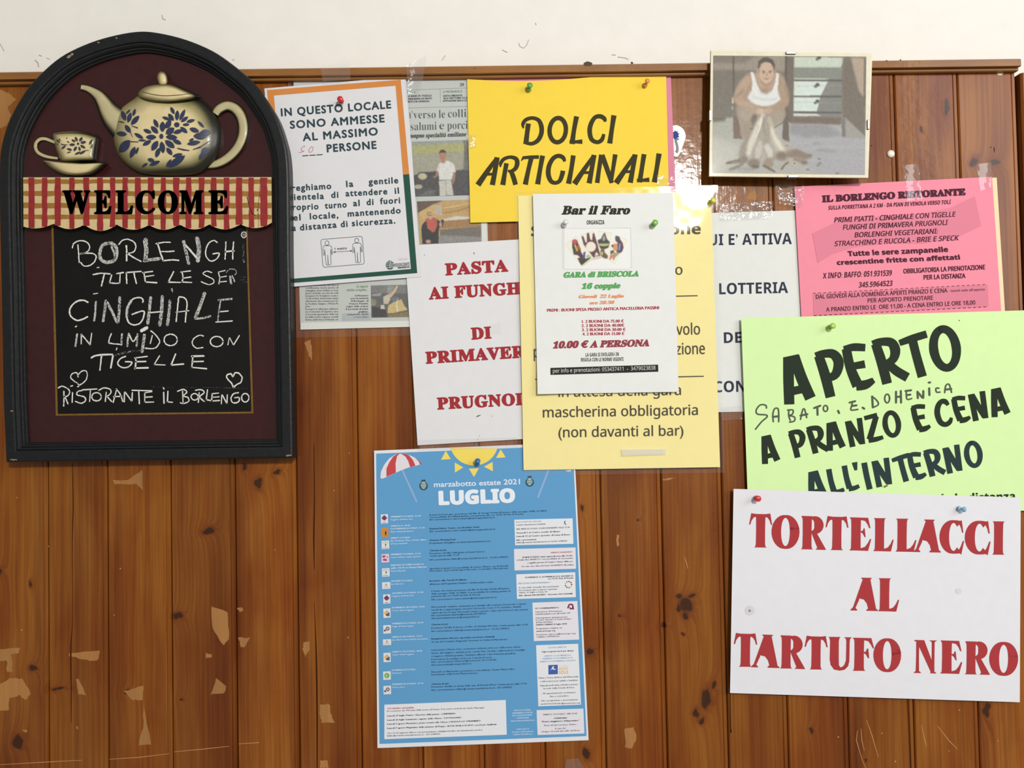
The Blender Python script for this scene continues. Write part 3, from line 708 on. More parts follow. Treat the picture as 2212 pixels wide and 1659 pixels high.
# carved crockery
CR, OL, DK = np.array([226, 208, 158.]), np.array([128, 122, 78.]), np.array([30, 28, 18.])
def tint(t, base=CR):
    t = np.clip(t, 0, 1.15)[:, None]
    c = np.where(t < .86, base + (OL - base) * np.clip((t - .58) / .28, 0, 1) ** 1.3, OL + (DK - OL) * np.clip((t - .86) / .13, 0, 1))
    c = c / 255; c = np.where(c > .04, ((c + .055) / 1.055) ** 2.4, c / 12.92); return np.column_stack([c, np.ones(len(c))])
M_cer = mat('antiqued_cream_paint', None, .38, .45, coat=.3, bump=.2, bscale=90, noise=.10, attr=True)
def relief(name, P, c, H, parent, z=zT, sm=4, p=3.2, q=.55, dirx=.10, diry=.07, base=HP, th=.0):
    P = spline(z(P), sm, True) if sm else z(P); P = np.array([q_[:2] for q_ in P]); c = np.array(z([c])[0]); n = len(P)
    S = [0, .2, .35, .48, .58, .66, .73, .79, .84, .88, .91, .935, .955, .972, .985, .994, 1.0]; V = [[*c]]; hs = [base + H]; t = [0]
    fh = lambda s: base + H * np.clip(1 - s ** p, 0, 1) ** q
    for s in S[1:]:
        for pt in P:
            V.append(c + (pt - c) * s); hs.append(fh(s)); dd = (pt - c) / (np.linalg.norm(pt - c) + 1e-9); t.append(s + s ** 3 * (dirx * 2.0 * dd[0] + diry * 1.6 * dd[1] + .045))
    Fc = [(0, 1 + i, 1 + (i + 1) % n) for i in range(n)]
    for k in range(len(S) - 2):
        o = 1 + k * n; Fc += [(o + i, o + n + i, o + n + (i + 1) % n, o + (i + 1) % n) for i in range(n)]
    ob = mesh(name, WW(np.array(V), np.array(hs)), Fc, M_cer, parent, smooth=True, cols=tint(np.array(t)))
    ang = np.arctan2(P[:, 1] - c[1], P[:, 0] - c[0]); rad = np.linalg.norm(P - c, axis=1); o_ = np.argsort(ang)
    def height(Q, off=.0008):
        Q = np.asarray(Q, float).reshape(-1, 2); a_ = np.arctan2(Q[:, 1] - c[1], Q[:, 0] - c[0]); r_ = np.interp(a_, ang[o_], rad[o_], period=2 * math.pi)
        return fh(np.clip(np.linalg.norm(Q - c, axis=1) / r_, 0, .999)) + off
    return ob, height
def tube(name, P, parent, z=zT, Hs=.9, base=HP, hend=1.0):
    P = z(P); P = [(p[0], p[1], p[2] / z.k) for p in P]; P = spline(P, 5); A = np.array(P); n = len(A); V = []; hs = []; t = []; m_ = 16
    for i in range(n):
        hf = 1 + (hend - 1) * max(0, (i / (n - 1) - .45) / .55)
        d = A[min(i + 1, n - 1), :2] - A[max(i - 1, 0), :2]; d /= np.linalg.norm(d); nn = np.array([-d[1], d[0]])
        for j in range(m_ + 1):
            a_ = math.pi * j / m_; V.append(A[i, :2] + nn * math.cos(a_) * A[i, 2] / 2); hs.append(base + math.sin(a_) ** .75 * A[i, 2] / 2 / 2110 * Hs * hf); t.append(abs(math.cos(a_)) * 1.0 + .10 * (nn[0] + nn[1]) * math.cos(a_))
    k = m_ + 1; Fc = [(i * k + j, i * k + j + 1, (i + 1) * k + j + 1, (i + 1) * k + j) for i in range(n - 1) for j in range(m_)]
    Fc += [tuple(range(k)), tuple(range(n * k - 1, n * k - k - 1, -1))]
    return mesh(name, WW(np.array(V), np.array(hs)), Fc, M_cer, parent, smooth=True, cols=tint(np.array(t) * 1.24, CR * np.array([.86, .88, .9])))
def petal(x0, y0, x1, y1, w_, n=7):
    d = np.array([x1 - x0, y1 - y0], float); Ln = np.linalg.norm(d); d /= Ln; nn = np.array([-d[1], d[0]]); V = []
    for i in range(n + 1):
        t = i / n; r = w_ / 2 * math.sin(math.pi * t) ** .7 if 0 < t < 1 else 0.5; c = np.array([x0, y0]) + d * Ln * t; V += [c + nn * r, c, c - nn * r]
    return V, [(3 * i + k, 3 * i + k + 1, 3 * i + k + 4, 3 * i + k + 3) for i in range(n) for k in (0, 1)]
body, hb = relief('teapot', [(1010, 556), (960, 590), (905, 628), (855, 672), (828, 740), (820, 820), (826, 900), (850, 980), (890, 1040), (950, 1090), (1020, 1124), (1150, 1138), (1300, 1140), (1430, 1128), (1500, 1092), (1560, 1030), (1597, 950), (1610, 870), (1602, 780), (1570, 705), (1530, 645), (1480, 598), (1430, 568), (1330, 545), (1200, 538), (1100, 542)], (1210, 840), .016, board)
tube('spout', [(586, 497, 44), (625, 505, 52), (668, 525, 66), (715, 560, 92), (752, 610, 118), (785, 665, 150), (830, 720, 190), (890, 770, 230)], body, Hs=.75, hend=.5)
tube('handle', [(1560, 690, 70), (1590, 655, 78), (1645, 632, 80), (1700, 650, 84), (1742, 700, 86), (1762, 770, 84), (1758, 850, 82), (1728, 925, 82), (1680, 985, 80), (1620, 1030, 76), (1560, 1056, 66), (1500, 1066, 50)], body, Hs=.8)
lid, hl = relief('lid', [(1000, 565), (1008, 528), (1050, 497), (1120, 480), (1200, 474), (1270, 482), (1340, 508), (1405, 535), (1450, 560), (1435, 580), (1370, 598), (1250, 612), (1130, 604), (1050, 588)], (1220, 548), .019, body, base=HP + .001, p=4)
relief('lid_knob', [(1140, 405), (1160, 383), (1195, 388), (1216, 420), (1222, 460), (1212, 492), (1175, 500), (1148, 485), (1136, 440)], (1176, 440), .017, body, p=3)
pr('lid_line', [ribbon([(1030, 530, 3), (1100, 548, 4), (1180, 558, 4), (1260, 556, 4), (1340, 548, 3), (1395, 538, 2)], sm=4), ribbon([(1012, 574, 3), (1080, 600, 4), (1180, 611, 5), (1280, 610, 5), (1370, 596, 4), (1430, 580, 3)], sm=4)], (70, 58, 38), 0, body, fn=lambda Q: np.maximum(hl(Q, .0004), hb(Q, .0006)))
BL = [petal(*p) for p in [(1175, 820, 1178, 745, 42), (1145, 830, 1093, 780, 36), (1132, 858, 1056, 858, 36), (1143, 885, 1098, 955, 42), (1168, 890, 1182, 974, 40), (1195, 882, 1264, 935, 42), (1200, 855, 1284, 862, 38), (1200, 835, 1262, 792, 46), (1155, 935, 1128, 1005, 34), (1205, 935, 1247, 987, 32), (1250, 878, 1314, 907, 30), (1095, 882, 1033, 917, 30), (1097, 827, 1038, 803, 28), (1145, 788, 1113, 728, 30), (1198, 792, 1238, 732, 36), (1255, 828, 1322, 808, 30),
    (1280, 737, 1285, 664, 32), (1300, 737, 1340, 657, 28), (1258, 738, 1218, 688, 30), (1262, 690, 1235, 640, 26), (1310, 747, 1362, 710, 26), (1322, 768, 1372, 766, 20), (1350, 748, 1412, 733, 24), (1305, 785, 1357, 827, 30), (1232, 732, 1174, 712, 22), (1240, 762, 1200, 792, 22),
    (908, 738, 882, 668, 36), (925, 752, 948, 680, 32), (948, 768, 1008, 703, 36), (962, 705, 980, 653, 22), (912, 690, 942, 658, 14), (905, 770, 945, 825, 34), (842, 830, 918, 838, 34), (862, 968, 940, 880, 62), (942, 1008, 978, 928, 36), (982, 982, 1002, 930, 18), (972, 830, 1038, 868, 26), (1000, 880, 1058, 882, 14),
    (1372, 795, 1442, 818, 34), (1400, 850, 1500, 850, 50), (1440, 835, 1530, 820, 50), (1432, 742, 1478, 788, 20), (1354, 908, 1452, 892, 34), (1368, 885, 1405, 868, 16), (1458, 985, 1510, 935, 52), (1440, 1020, 1480, 965, 30), (1248, 998, 1322, 980, 26), (1218, 1075, 1340, 992, 50), (1203, 1075, 1240, 1018, 22), (1068, 1018, 1118, 1030, 28), (1082, 1062, 1158, 1032, 28), (1026, 1075, 1068, 1046, 18)]]
BL += [ribbon(p) for p in [[(855, 745, 3), (880, 748, 8), (900, 754, 4)], [(952, 776, 4), (998, 792, 8)], [(930, 795, 8), (960, 858, 3)], [(940, 890, 6), (1002, 893, 5)], [(1397, 948, 5), (1450, 930, 11), (1522, 882, 4)], [(1283, 938, 6), (1330, 950, 10), (1372, 955, 5)], [(1400, 905, 5), (1440, 898, 5)]]]
BL += [(ell(1168, 852, 15, 18, 12), [tuple(range(12))]), (ell(1280, 768, 20, 18, 12), [tuple(range(12))])]
pr('flower_pattern', BL, (58, 66, 92), 0, body, fn=hb, m=mat('blue_stencil_paint', (50, 58, 86), .42, .4, noise=.2, bscale=250))
zC = Z(60, 270, 11.06)
tube('cup_handle', [(700, 440, 90), (560, 385, 100), (420, 335, 105), (290, 345, 110), (200, 430, 110), (185, 545, 112), (245, 660, 110), (380, 735, 105), (530, 775, 95), (720, 800, 80)], board, z=zC, Hs=.8)
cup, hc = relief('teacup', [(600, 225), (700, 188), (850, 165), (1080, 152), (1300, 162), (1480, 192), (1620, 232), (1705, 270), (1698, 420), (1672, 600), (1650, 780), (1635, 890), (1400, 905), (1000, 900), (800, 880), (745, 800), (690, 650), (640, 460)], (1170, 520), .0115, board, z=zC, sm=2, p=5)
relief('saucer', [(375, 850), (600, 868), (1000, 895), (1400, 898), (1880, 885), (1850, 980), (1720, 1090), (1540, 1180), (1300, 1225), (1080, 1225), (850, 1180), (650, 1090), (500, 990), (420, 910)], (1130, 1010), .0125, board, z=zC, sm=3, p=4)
CP = [petal(*p) for p in [(1185, 388, 1130, 280, 62), (1232, 388, 1305, 290, 66), (1255, 425, 1395, 398, 62), (1250, 478, 1378, 552, 56), (1220, 515, 1250, 615, 56), (1168, 508, 1098, 622, 66), (1132, 465, 990, 470, 62), (1138, 402, 1045, 345, 50), (930, 562, 1060, 597, 52), (930, 668, 1035, 632, 26), (928, 382, 1000, 422, 24), (915, 328, 945, 292, 22), (802, 572, 912, 483, 46), (1120, 702, 1265, 638, 46), (1235, 695, 1385, 605, 54), (1465, 465, 1552, 335, 58), (1508, 560, 1552, 445, 50), (680, 345, 765, 425, 38), (738, 315, 780, 385, 26), (690, 445, 725, 470, 22)]]
CP += [ribbon([(790, 440, 8), (820, 468, 26), (880, 466, 12), (955, 468, 10)]), ribbon([(1370, 610, 14), (1455, 602, 10)]), (ell(1200, 445, 28, 30, 12), [tuple(range(12))])]
pr('flower_pattern', CP, (62, 62, 74), 0, cup, z=zC, fn=hc, m=mat('slate_stencil_paint', (58, 58, 72), .42, .4))
pr('rim_line', [ribbon([(640, 228, 10), (760, 203, 12), (960, 190, 14), (1180, 192, 14), (1400, 215, 14), (1560, 248, 14), (1690, 288, 10)], sm=4)], (52, 44, 34), 0, cup, z=zC, fn=lambda Q: hc(Q, .0005))

# ------------------------------------------------------------------ sheets of paper, back to front
RED, INK = (164, 50, 56), (40, 38, 34)
# photocopied newspaper page in a clear sleeve
N = Sheet('newspaper_cutting', 'grey photocopied newspaper page in a clear sleeve behind the orange and green bordered notice', 'newspaper', [(634, 175), (1043, 167), (1060, 702), (649, 712)], .0012, (196, 201, 197), warp=.0002)
zN = Z(870, 130, 8.7316); zn = Z(600, 560, 6.9125); zk = Z(550, 120, 4.366)
NI = (62, 66, 66)
N.text('29', 'B', 1080, 490, 1155, 486, 55, NI, z=zN)
N.line('rule', (140, 148, 148), [(90, 562), (1215, 522)], 5, z=zN); N.line('rule', (140, 148, 148), [(90, 900), (1220, 870)], 5, z=zN); N.line('rule', (140, 148, 148), [(708, 545), (712, 800)], 5, z=zN)
N.text('A PRUNAROLO', 'BI', 755, 615, 1125, 605, 40, (116, 152, 116), z=zN); N.text('VERGATO MARE', 'BI', -120, 628, 240, 620, 40, (116, 152, 116), z=zN)
for y, t, x1 in [(690, 'SOSTA OBBLIGATA', 1125), (735, "ALLA TRATTORIA 'LA G", 1215), (785, 'ISTITUZIONE DELLA CU', 1215)]: N.text(t, 'r', 762, y, x1, y - 12, 34, NI, z=zN, bold=2, shear=.15)
for y, t, x1 in [(695, 'E A BASE DI TIGELLE', 550), (748, 'A PANORAMA DA PRATO', 555), (800, "MERITO DAL MONGOLA", 505)]: N.text(t, 'r', 60, y, x1, y - 12, 34, NI, z=zN, bold=2, shear=.15)
for t, x0, x1, y in [('gita fuoriporta', -700, 158, 1108), ('’', 172, 186, 1108), ('verso', 203, 625, 1100), ('le', 682, 800, 1088), ('colline', 855, 1400, 1078), ('tra', -60, 100, 1340), ('salumi', 150, 640, 1322), ('e', 692, 782, 1302), ('porcini', 842, 1380, 1300)]: N.text(t, 'sb', x0, y, x1, y - (x1 - x0) * .02, 150, (84, 90, 90), z=zN, res=3, off=-.012)
N.text('propongono', 'si', 20, 1468, 410, 1456, 80, NI, z=zN, bold=2); N.text('specialità emiliane', 'si', 432, 1458, 1200, 1432, 80, NI, z=zN, bold=2)
txt = ['strada che si snoda, sale fino al', 'confluenza, meta anche di', 'selvaggina, paesi emiliani e roma', 'gnoli e brindisi con vini dei colli', 'bolognesi. Da Vedegheto si sale a', 'Ca Bortolani, frazioncina vicina', 'sull’estremo alto versante per Zo', 'la, Prediera, Savigno e Monte Pa', 'store.', 'È proprio lì, affacciato sull’incro', 'cio, il ristorante ‘Il Cigolone’ anco', 'ra la scuola appenninica della cuci', 'na della nostra regione, tortelli', 'Savena, quelle tracce di Venezia, cre']
for i, t in enumerate(txt):
    y = 400 + i * 39.5; N.text(t, 'r', 412, y, 905 if i != 8 else 490, y - 4, 24, (84, 88, 88), z=zn, res=1, bold=1)
N.text('Il regno', 'BI', 1175, 425, 1345, 420, 34, (110, 150, 90), z=zn); N.text('delle crepes...', 'BI', 1030, 478, 1350, 470, 34, (110, 150, 90), z=zn)
for i, (t, x0) in enumerate([('A Montasico', 1150), ('ecco la trattoria', 1085), ("‘Il Borlengo’, di", 1090), ('Franco Passini,', 1070), ('regno delle crepes.', 1025), ('È poi menù di primi,', 1018), ('grigliate,', 1205), ('zampanelle, tigelle', 1035), ('e crescentine', 1130)]):
    N.text(t, 'r', x0, 556 + i * 40, 1355, 552 + i * 40, 25, (70, 74, 76), z=zn, res=1, bold=1.6)
N.quad('tone_box', (176, 184, 186), [(962, 810), (1395, 800), (1398, 905), (962, 915)], z=zn, n=(4, 2))
N.text('BENVENUTI', 'B', 1660, 308, 1925, 296, 30, NI, z=zn)
N.quad('white_margin', (222, 224, 220), [(1035, 300), (1046, 300), (1057, 700), (1046, 700)], n=(2, 12)); N.quad('white_margin', (222, 224, 218), [(650, 697), (1050, 690), (1050, 702), (649, 712)], n=(12, 2))
N.done()
R = Raster((1480, 795, 2180, 1325), zk([(1485, 812), (2180, 790), (2185, 1312), (1512, 1330)]), (190, 142), (160, 158, 140))
R.poly([(1480, 795), (2180, 795), (2180, 900), (1480, 920)], (168, 168, 116), 4); R.poly([(1480, 790), (2180, 780), (2180, 815), (1480, 835)], (150, 156, 150), 4)
R.poly([(1955, 1090), (1990, 810), (2180, 800), (2180, 1100)], (110, 112, 108), 3); R.line([(1975, 800), (1982, 1000)], (84, 86, 84), 8, 1); R.line([(2000, 800), (2004, 1000)], (80, 84, 84), 6, 1)
R.poly([(1480, 1120), (1600, 1090), (1960, 1080), (2180, 1100), (2180, 1330), (1480, 1340)], (74, 74, 74), 2)
R.el(1565, 1128, 52, 40, (62, 62, 62), 1); R.el(1565, 1132, 44, 32, (186, 180, 150), 1); R.line([(1612, 1115), (1690, 1112)], (60, 60, 60), 10, 1); R.el(1520, 1230, 40, 22, (176, 172, 150), 1)
R.poly([(1480, 1270), (1640, 1235), (1700, 1330), (1480, 1340)], (84, 84, 84), 2)
for k in range(4): R.line([(1530 + 30 * k, 1320), (1620 + 25 * k, 1270)], (150, 150, 146), 4, 1)
R.poly([(1720, 1180), (1840, 1170), (1860, 1320), (1725, 1325)], (196, 194, 184), 1); R.line([(1785, 1190), (1790, 1320)], (150, 148, 140), 6, 1)
R.poly([(1728, 1015), (1760, 995), (1815, 990), (1870, 1020), (1890, 1100), (1865, 1110), (1850, 1170), (1725, 1172), (1718, 1100), (1700, 1090)], (214, 214, 210), 1.4)
R.line([(1712, 1085, 22), (1700, 1130, 18), (1672, 1150, 14)], (170, 128, 104), 20, 1); R.line([(1872, 1100, 24), (1868, 1160, 20), (1850, 1215, 18)], (170, 128, 104), 20, 1)
R.el(1765, 945, 34, 48, (178, 132, 106), 1); R.poly([(1730, 930), (1738, 895), (1770, 880), (1798, 900), (1802, 930), (1790, 910), (1745, 912)], (70, 58, 50), 1); R.el(1772, 963, 12, 4, (140, 90, 76), 1, .7); R.el(1753, 940, 5, 3, (80, 60, 50), 1); R.el(1780, 938, 5, 3, (80, 60, 50), 1)
R.poly([(1745, 990), (1790, 985), (1785, 1010), (1755, 1010)], (170, 124, 100), 1); R.grain(4, 1, 1); N.raster('picture', R, 'printed picture of a cook in white beside a stove')
zl = Z(550, 370, 3.6867)
R = Raster((1290, 225, 1800, 580), zl([(1293, 240), (1798, 222), (1805, 560), (1318, 580)]), (200, 140), (190, 158, 106))
R.poly([(1290, 225), (1500, 225), (1440, 250), (1290, 330)], (104, 82, 74), 3); R.poly([(1295, 320), (1430, 250), (1500, 300), (1320, 380)], (200, 172, 112), 2); R.poly([(1480, 300), (1800, 230), (1800, 330), (1620, 330), (1480, 350)], (186, 152, 98), 2)
R.line([(1480, 330), (1600, 320), (1800, 260)], (140, 108, 70), 5, 1); R.line([(1500, 290), (1650, 270), (1800, 240)], (214, 184, 128), 8, 2); R.poly([(1430, 270), (1480, 262), (1490, 350), (1430, 350)], (186, 176, 158), 2)
R.poly([(1480, 385), (1600, 360), (1720, 370), (1800, 350), (1800, 385), (1480, 400)], (206, 204, 196), 2); R.poly([(1480, 395), (1800, 385), (1800, 450), (1480, 455)], (160, 122, 78), 2); R.poly([(1460, 465), (1800, 450), (1800, 560), (1460, 545)], (112, 106, 96), 3); R.poly([(1450, 510), (1800, 540), (1800, 590), (1450, 590)], (140, 138, 134), 3)
R.poly([(1320, 420), (1370, 370), (1420, 370), (1470, 400), (1450, 480), (1445, 585), (1310, 585), (1310, 460)], (46, 46, 50), 1.5); R.poly([(1352, 372), (1440, 372), (1445, 430), (1420, 480), (1400, 488), (1360, 450)], (186, 92, 74), 1)
R.line([(1440, 440, 26), (1475, 440, 22), (1490, 385, 20)], (52, 50, 54), 22, 1); R.el(1470, 425, 12, 22, (190, 150, 128), 1); R.el(1388, 348, 26, 32, (196, 156, 128), 1); R.poly([(1358, 345), (1365, 318), (1390, 310), (1415, 330), (1385, 325), (1366, 350)], (176, 138, 84), 1); R.line([(1372, 345), (1406, 343)], (90, 70, 60), 4, 1, .8); R.el(1360, 560, 22, 16, (190, 150, 128), 1)
R.grain(4, 2, 1); N.raster('picture', R, 'printed picture of a person in a red and black top beside baking ovens')
R = Raster((1388, 385, 1962, 868), zn([(1390, 392), (1925, 380), (1962, 862), (1400, 870)]), (150, 126), (98, 98, 98))
R.poly([(1388, 385), (1960, 385), (1960, 520), (1388, 500)], (124, 124, 122), 4); R.poly([(1400, 520), (1560, 500), (1540, 545), (1400, 545)], (160, 160, 158), 3); R.el(1420, 640, 50, 55, (142, 136, 112), 3); R.poly([(1400, 700), (1600, 740), (1640, 870), (1400, 870)], (62, 62, 62), 4)
R.poly([(1580, 560), (1680, 510), (1690, 600), (1650, 670), (1580, 665)], (196, 188, 168), 2); R.poly([(1650, 400), (1760, 400), (1700, 520), (1640, 500)], (150, 152, 156), 4); R.line([(1680, 560, 50), (1760, 480, 40), (1810, 400, 34)], (204, 178, 140), 40, 2); R.poly([(1540, 680), (1590, 680), (1600, 745), (1530, 740)], (200, 192, 176), 2)
R.el(1760, 600, 60, 40, (110, 118, 128), 3); R.poly([(1650, 690), (1740, 640), (1860, 600), (1900, 700), (1950, 760), (1720, 805), (1632, 808)], (200, 180, 122), 2); R.line([(1810, 580, 6), (1780, 680, 14), (1790, 780, 16)], (226, 222, 206), 14, 1); R.poly([(1640, 815), (1950, 790), (1960, 868), (1640, 868)], (130, 118, 84), 3)
R.grain(5, 3, 1); N.raster('picture', R, 'printed picture of hands turning a crepe')

# lottery notice
S = Sheet('notice', 'white lottery notice in dark slate letters between the pale yellow and light green sheets', 'notice', [(1400, 464), (1800, 452), (1815, 885), (1420, 893)], .0009, (226, 228, 224), warp=.0002)
zq = Z(1500, 440, 3.458); sl = (50, 56, 74)
S.text("QUI E’ ATTIVA", 'B', 25, 312, 728, 301, 82, sl, z=zq, res=3); S.text('LA LOTTERIA', 'B', 20, 680, 700, 666, 82, sl, z=zq, res=3); S.text('DE', 'B', 222, 1041, 353, 1038, 80, sl, z=zq, res=3); S.text('CON', 'B', 150, 1409, 384, 1404, 82, sl, z=zq, res=3)
S.done()
# two sheets behind the yellow cake notice and the pink flyer
Sheet('paper_sheet', 'pink sheet showing only its edge behind the bright yellow notice', 'paper', [(1010, 169), (1449, 159), (1462, 475), (1030, 478)], .0010, (218, 138, 164), warp=.0003, edge=lambda u, v: (0, 2.6 * math.sin(math.pi * min(1, u * 1.6)) * (1 - v)))
Sheet('paper_sheet', 'cream sheet showing only its right edge behind the pink flyer', 'paper', [(1722, 404), (2153, 383.5), (2172, 690), (1740, 700)], .0012, (250, 222, 182), warp=.0002)

# 'pasta' menu sheet
S = Sheet('menu_sheet', 'tall white sheet in red slab letters above the blue poster', 'menu sheet', [(874, 531), (1180, 514), (1207, 944), (902, 962)], .0022, (226, 226, 228), warp=.0006, seed=2)
zp = Z(870, 500, 3.457)
pw = dict(z=zp, res=3, bold=5.2, track=1.08)
S.text('PASTA', 'sb', 318, 328, 790, 298, 88, RED, **pw); S.text('AI FUNGHI', 'sb', 195, 508, 940, 463, 88, RED, **pw); S.text('DI', 'sb', 512, 808, 665, 798, 88, RED, **pw)
S.text('PRIMAVERA', 'sb', 172, 988, 1010, 934, 88, RED, **pw); S.text('PRUGNOLI', 'sb', 258, 1330, 985, 1290, 88, RED, **pw)
for P in [[(530, 155, 3), (535, 168, 6)], [(548, 1385, 3), (562, 1378, 8), (583, 1370, 3)], [(668, 1378, 6), (671, 1380, 6)], [(572, 1525, 5), (573, 1528, 5)], [(560, 1548, 5), (561, 1551, 5)], [(162, 173, 5), (165, 176, 5)]]:
    S.line('speck', (70, 66, 62), P, z=zp)
S.done()

# event poster
B = Sheet('event_poster', 'tall blue events poster with striped parasol, sun and white July title', 'poster', [(808, 973.5), (1240, 956), (1271.5, 1599), (815.3, 1616)], .0016, (228, 230, 236), warp=.0009, seed=5, n=(30, 44))
zu = Z(790, 940, 4.424); zv = Z(790, 1260, 4.424)
bq = [(812.6, 980), (1237, 962.5), (1267, 1590), (820, 1607)]
BLU = (98, 160, 208)
B.quad('blue_field', BLU, bq, 0, n=(30, 44))
YS = (244, 220, 104)
B.poly('sun', YS, [(1035 + 232 * math.cos(a_), 62 + 228 * math.sin(a_)) for a_ in np.linspace(.29, math.pi - .27, 24)], 1, z=zu)
for T in [[(765, 150), (720, 235), (813, 228)], [(1290, 135), (1245, 218), (1337, 212)], [(850, 262), (853, 357), (933, 308)], [(1212, 255), (1215, 345), (1130, 302)], [(985, 320), (1082, 316), (1035, 400)]]: B.poly('sun', YS, T, 1, z=zu)
UO = [(140, 410), (145, 350), (175, 285), (225, 222), (285, 185), (340, 178), (410, 188), (470, 215), (510, 245), (538, 270)]
UI = [(190, 412), (250, 380), (300, 355), (350, 330), (400, 318), (440, 302), (480, 290), (520, 280), (538, 270)]
B.poly('parasol', (228, 222, 228), UO + [(500, 287), (420, 306), (350, 332), (290, 358), (200, 400), (160, 417)], 1, z=zu)
B.poly('parasol', (200, 76, 80), [(198, 398), (198, 320), (225, 260), (262, 205), (300, 180), (322, 179), (300, 200), (285, 270), (288, 358)], 2, z=zu)
B.poly('parasol', (200, 76, 80), [(340, 178), (370, 180), (410, 190), (450, 235), (475, 291), (425, 305), (405, 245), (380, 205)], 2, z=zu)
B.poly('parasol', (200, 76, 80), [(470, 215), (510, 245), (538, 272), (520, 281), (505, 250)], 2, z=zu)
B.line('parasol', (150, 176, 216), [(350, 335), (488, 640)], 17, 1, z=zu); B.line('parasol', (150, 176, 216), [(1760, 300), (1645, 598)], 17, 1, z=zu); B.poly('parasol', (228, 222, 228), [(1905, 340), (1965, 330), (1960, 345), (1935, 348)], 2, z=zu)
B.text('marzabotto estate 2021', 'r', 652, 497, 1475, 468, 50, (222, 232, 246), z=zu, bold=1.8, res=3, lay=2)
B.text('LUGLIO', 'B', 698, 668, 1430, 642, 133, (234, 240, 248), z=zu, bold=9, res=4, lay=2)
for x, y in [(553, 482), (1567, 447)]:
    B.add('crest', (58, 90, 92), zu(ell(x, y + 4, 42, 42, 14)), [tuple(range(14))], 1); B.add('crest', (190, 212, 216), zu(ell(x, y - 2, 26, 34, 12)), [tuple(range(12))], 2)
    for k in (-14, 0, 14): B.line('crest', (58, 90, 92), [(x + k, y - 30), (x + k, y + 28)], 4, 3, z=zu)
    for k in (-12, 10): B.line('crest', (58, 90, 92), [(x - 26, y + k), (x + 26, y + k)], 4, 3, z=zu)
    B.poly('crest', (58, 74, 92), [(x - 24, y - 40), (x - 18, y - 54), (x + 14, y - 58), (x + 22, y - 42)], 2, z=zu)
DI = (38, 62, 92); WT = (210, 226, 244)
def tiny(z, x0, y, x1, t, rgb, sty='S', cap=15, lay=2, sl=-.036, bold=0): B.text(t, 'r', x0, y, x1, y + sl * (x1 - x0), cap, rgb, z=z, lay=lay, res=1, bold=1.7 if sty == 'B' else .7)
